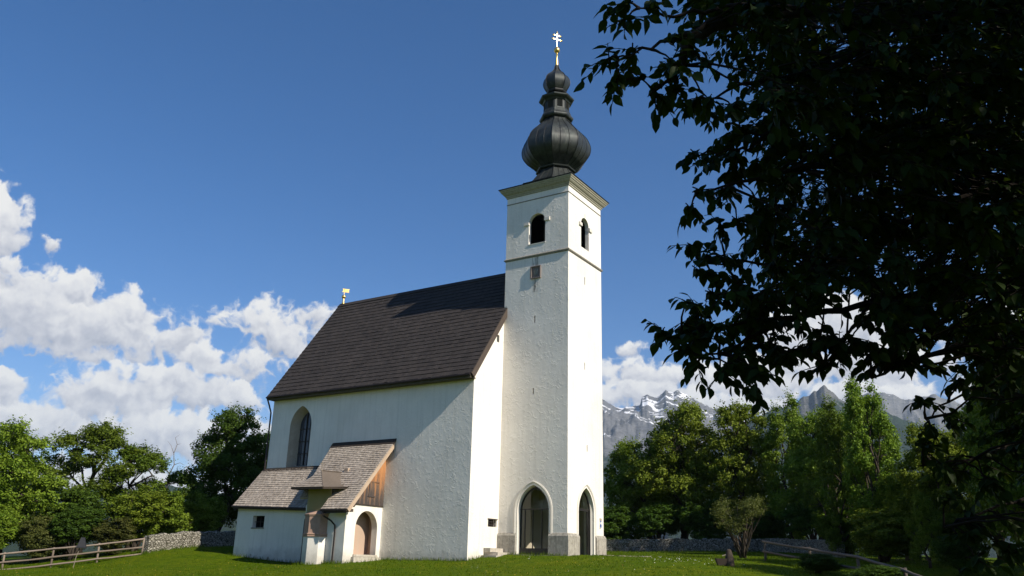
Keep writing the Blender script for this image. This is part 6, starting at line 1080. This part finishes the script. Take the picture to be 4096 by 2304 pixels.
    V = np.concatenate(LV); me = fast_mesh("branch_leaves", V, np.array(LF), 4, LT, M["leaf_near"], True); link("leaves", me, root)
    # the rest of the crown: over, behind and right of the photographer
    P = []; ctr = np.array([2.2, -1.2, 6.3]); ra = np.array([6.6, 6.8, 5.6])
    Rm = np.array([rt, up, fwd]); cb = np.array(CAM) - base
    while len(P) < 760:
        d = rng.normal(0, 1, 3); d /= np.linalg.norm(d); q = ctr + d * ra * rng.uniform(.55, 1.0)
        v = Rm @ (q - cb)
        if v[2] > 0 and (v[0] - 1.1) / v[2] < .66 and (v[1] - 1.1) / v[2] < .39: continue
        if q[2] < 2.9 or np.linalg.norm(q - cb - np.array([.8, .6, 0])) < 4.4: continue
        P.append(q)
    C_ = []; O_ = []
    for q in P:
        e = rng.normal(0, 1, (150, 3)); e /= np.linalg.norm(e, axis=1)[:, None]; e *= (rng.uniform(0, 1, 150) ** .5)[:, None]; C_.append(q + e * np.array([.85, .85, .5])); O_.append(e)
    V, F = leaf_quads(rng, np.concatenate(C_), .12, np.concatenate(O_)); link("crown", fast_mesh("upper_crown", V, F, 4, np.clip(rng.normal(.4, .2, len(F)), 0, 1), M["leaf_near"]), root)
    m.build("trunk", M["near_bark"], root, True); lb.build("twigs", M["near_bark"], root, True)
near_tree()

def sky_screen_foliage():  # unseen foliage added behind the camera to hold back low sky light
    rng = np.random.default_rng(5); lobes = []
    for i in range(22):
        x = -42 + i * 4.8 + rng.uniform(-1, 1); y = -60 - rng.uniform(0, 7); h = rng.uniform(13, 19)
        for k in range(4): lobes.append((np.array([x + rng.uniform(-2, 2), y + rng.uniform(-2, 2), -2 + h * (.25 + .2 * k)]), np.array([3.2, 3.2, 2.8]) * rng.uniform(.8, 1.2)))
    V, F, T = make_crown(rng, lobes, 700, 46, 1.1, .7)
    tag(link("sky_screen_foliage", fast_mesh("sky_screen_foliage", V, F, 4, T, M["leaf"])), "unseen leaf mass added behind the camera to block sky light", "sky_screen_foliage", kind="stuff")
sky_screen_foliage()

# ---- meadow grass, dandelions and daisies
def build_grass():
    rng = np.random.default_rng(12); n = 150000
    x = rng.uniform(-34, 33, n); y = rng.uniform(-19, 34, n)
    inside = ((x > -17.5) & (x < .1) & (y > 0) & (y < 11.5)) | ((x > -.1) & (x < 4.9) & (y > 3.0) & (y < 8)) | ((x > -17.4) & (x < -10.5) & (y > -2) & (y < 0)) | ((x > -11) & (x < -6.5) & (y > -3.2) & (y < 0)) | (np.hypot(x + 8.8, y + 3) < .92)
    near = ((np.array(CAM)[0] - x) * .54 - (np.array(CAM)[1] - y) * .84); keep = ~inside & (near > 24); x, y = x[keep], y[keep]; n = len(x)
    cl = np.array([noise.noise(Vector((a * .35, b * .35, 0))) for a, b in zip(x, y)]); z = ground_z(x, y) - .02
    h = rng.uniform(.04, .10, n) * (1 + .8 * np.clip(cl, -.3, 1)); tall = rng.random(n) < .03; h[tall] *= 2.0
    a = rng.uniform(0, 2 * np.pi, n); w = rng.uniform(.012, .03, n); dx, dy = np.cos(a) * w, np.sin(a) * w; lx, ly = rng.normal(0, .35, n) * h, rng.normal(0, .35, n) * h
    V = np.stack([np.c_[x - dx, y - dy, z], np.c_[x + dx, y + dy, z], np.c_[x + lx, y + ly, z + h]], 1).reshape(-1, 3)
    T = np.clip(rng.normal(.42, .22, n) + cl * .3, 0, 1); o = link("grass", fast_mesh("grass", V, np.arange(n * 3).reshape(n, 3), 3, T, M["blade"])); tag(o, "short green meadow grass covering the church lawn", "grass", kind="stuff")
    # longer tufts along the foot of the walls and fences
    P = []
    for (x0, y0, x1, y1, k) in [(-17.6, -2.1, -10, -2.1, 420), (-9.6, -4.0, -8, -4.1, 160), (-8, -3.4, -6.4, -3.35, 200), (-6.4, -3.2, -6.4, -.1, 240), (-6.4, -.1, .1, -.1, 500), (.1, 0, .1, 1.6, 120), (.9, 2.75, 5, 2.75, 260), (-23.2, -4.6, -23.4, -4.2, 60), (-23.3, -4.2, -24.1, 1, 500), (-30, -14.6, -23.2, -4.6, 900), (-6, 30.4, 6.8, 34.3, 700), (14.4, 8.7, 23, -2.3, 600)]:
        t = rng.random(k); P.append(np.c_[x0 + (x1 - x0) * t, y0 + (y1 - y0) * t] + rng.normal(0, .10, (k, 2)))
    P = np.concatenate(P); n = len(P); z = ground_z(P[:, 0], P[:, 1]) - .02; h = rng.uniform(.10, .30, n); a = rng.uniform(0, 6.28, n); w = rng.uniform(.008, .02, n); lx, ly = rng.normal(0, .3, n) * h, rng.normal(0, .3, n) * h
    V = np.stack([np.c_[P[:, 0] - np.cos(a) * w, P[:, 1] - np.sin(a) * w, z], np.c_[P[:, 0] + np.cos(a) * w, P[:, 1] + np.sin(a) * w, z], np.c_[P[:, 0] + lx, P[:, 1] + ly, z + h]], 1).reshape(-1, 3)
    tag(link("tall_grass", fast_mesh("tall_grass", V, np.arange(n * 3).reshape(n, 3), 3, np.clip(rng.normal(.4, .2, n), 0, 1), M["blade"])), "taller grass along the foot of the walls and fences", "grass", kind="stuff")
    def flowers(name, pts, r, mt, label):
        V = []; F = []; zz = ground_z(pts[:, 0], pts[:, 1])
        for (a_, b_), c_ in zip(pts, zz):
            hh = c_ + rng.uniform(.05, .10); rr = r * rng.uniform(.7, 1.2); k = len(V); ph = rng.uniform(0, 6)
            V += [(a_ + rr * math.cos(ph + i * 1.0472), b_ + rr * math.sin(ph + i * 1.0472), hh + .6 * rr * math.cos(i * 1.0472)) for i in range(6)] + [(a_, b_, hh + rr * .4)]
            F += [(k + i, k + (i + 1) % 6, k + 6) for i in range(6)]
        tag(link(name, fast_mesh(name, np.array(V), np.array(F), 3, None, mt)), label, "flowers", kind="stuff")
    q = rng.uniform([-30, -18], [16, -1], (620, 2)); q = np.concatenate([q, rng.normal([6, -3], [5, 2.5], (160, 2))]); flowers("dandelions", q[(q[:, 1] < -4.3) | (q[:, 0] > .3)], .017, M["petal_yellow"], "yellow meadow flowers scattered over the lawn before the church")
    q = np.concatenate([rng.normal([11.6, 2.6], [1.0, 1.0], (60, 2)), rng.normal([9.5, 5.5], [1.2, 1.2], (26, 2)), rng.uniform([3, -6], [14, 8], (50, 2))]); flowers("daisies", q[(q[:, 0] > 5.5) | (q[:, 1] < 2)], .02, M["petal_white"], "white daisies on the lawn right of the tower")
build_grass()

# ---- mountains and hills
def ridge(name, az, el, dist, front, mat, seed, rough, rows=72, step=.055, kind_label=None, spur=1.0):
    """terrain ridge: crest given as compass direction / elevation pairs at a distance, sloping down towards the valley"""
    A = np.array(az); E = np.array(el); o = np.argsort(A); A, E = A[o], E[o]; n = int((A[-1] - A[0]) / step); aa = np.linspace(A[0], A[-1], n); ee = np.interp(aa, A, E); es = np.array([np.interp(np.linspace(a_ - 3.5, a_ + 3.5, 15), A, E).mean() for a_ in aa])
    V = []; m = rows + 8
    for i in range(n):
        H0 = CAM.z + dist * math.tan(math.radians(ee[i])); Hs = CAM.z + dist * math.tan(math.radians(es[i])); ca, sa = math.cos(math.radians(aa[i])), math.sin(math.radians(aa[i])); H0 += 16 * rough * noise.fractal(Vector((aa[i] * 2.2, seed, 0)), 1, 2.1, 6)
        for j in range(m):
            t = (j - 7) / rows      # below 0: rear slope
            r = dist - front * t if t >= 0 else dist + 900 * (-t) * 3
            p = Vector((CAM.x + r * ca, CAM.y + r * sa, 0)); q = p + Vector((noise.noise(p * .0016 + Vector((9, seed, 0))), noise.noise(p * .0016 + Vector((seed, 7, 0))), 0)) * 260
            k = min(1, max(0, t) * 4.5); H = H0 + (Hs - H0) * k * k * (3 - 2 * k); prof = (1 - max(0, t)) ** 1.45 if t >= 0 else 1 - (-t) * 2.5
            rg_ = noise.ridged_multi_fractal(q * .0016 + Vector((seed, 0, 0)), 1.0, 2.1, 7, 1.0, 2.0) - 1.15; w = min(1, max(0, t) * 6) * (1 - max(0, t)) ** .6
            V.append((p.x, p.y, -45 + (H + 45) * prof + spur * 190 * rough * rg_ * w + (26 * rough * noise.fractal(p * .011, 1, 2, 4) * min(1, max(0, t) * 8) if t < .96 else 0)))
    i = np.arange(n - 1); j = np.arange(m - 1); a = (i[:, None] * m + j[None, :]).ravel(); F = np.c_[a, a + 1, a + m + 1, a + m]
    tag(link(name, fast_mesh(name, np.array(V), F, 4, None, M[mat], True)), kind_label, kind="structure")
MA = [(124, 9.6), (120.5, 10.6), (118.09, 11.46), (116.71, 11.3), (116.18, 10.85), (115.14, 10.25), (114.31, 10.37), (113.61, 10.48), (113.47, 10.98), (113.12, 11.17), (112.48, 10.94), (112.27, 11.08), (111.89, 11.42), (111.42, 11.3), (110.96, 11.38), (110.32, 11.05), (109.79, 10.68), (108.79, 10.25), (107.18, 9.73), (104.83, 9.19), (101, 7.5)]
MBk = [(112, 5.5), (109.5, 7.6), (107.22, 9.08), (104.78, 10.06), (103.7, 10.35), (102.89, 10.72), (102.17, 11.11), (101.57, 11.4), (100.92, 10.79), (100.22, 10.22), (99.88, 9.96), (98.69, 9.86), (98.16, 9.65), (97.03, 9.07), (95.29, 8.38), (93.35, 7.7), (90, 6.3)]
MC = [(102.5, 9.0), (101.22, 9.71), (100.12, 10.22), (99.6, 10.73), (98.58, 10.89), (97.5, 10.66), (96.91, 10.29), (96.28, 10.36), (95.83, 10.46), (95.12, 10.47), (94.39, 10.14), (93.83, 9.92), (92.41, 9.71), (90.5, 9.86), (88.09, 9.11), (84, 8.5)]
MH = [(162, 4.6), (155.96, 4.3), (152.97, 4.38), (151.97, 4.2), (150.84, 3.7), (148.93, 3.44), (147.48, 3.82), (145.91, 3.68), (144.68, 4.25), (143.65, 4.03), (142.44, 3.87), (139.38, 3.63), (132, 4.2), (124, 5.0)]
ridge("mountain", *zip(*MA), 6200, 2900, "snow_rock", 1.0, 1.0)
ridge("mountain", *zip(*MC), 6600, 2800, "pale_rock", 5.0, 0.9)
ridge("mountain", *zip(*MBk), 4300, 2200, "grey_rock", 3.0, 0.8)
ridge("hills", *zip(*MH), 3600, 2000, "wooded", 7.0, 0.5, 40, .12)

# ---- the air between: one closed box of even pale haze
def build_haze():
    m, t = new_mat("haze"); v = t.n("ShaderNodeVolumePrincipled"); v.inputs["Color"].default_value = (0.62, 0.80, 1.0, 1); v.inputs["Density"].default_value = HAZE; v.inputs["Anisotropy"].default_value = 0.1
    o = t.n("ShaderNodeOutputMaterial"); t.l(v.outputs[0], o.inputs["Volume"])
    b = MB(); b.box((-9600, -9600, -60), (9600, 9600, 1340)); tag(b.build("haze", m), "thin blue haze between the meadow and the mountains", "haze", kind="stuff")
HAZE = 4.2e-5
build_haze()
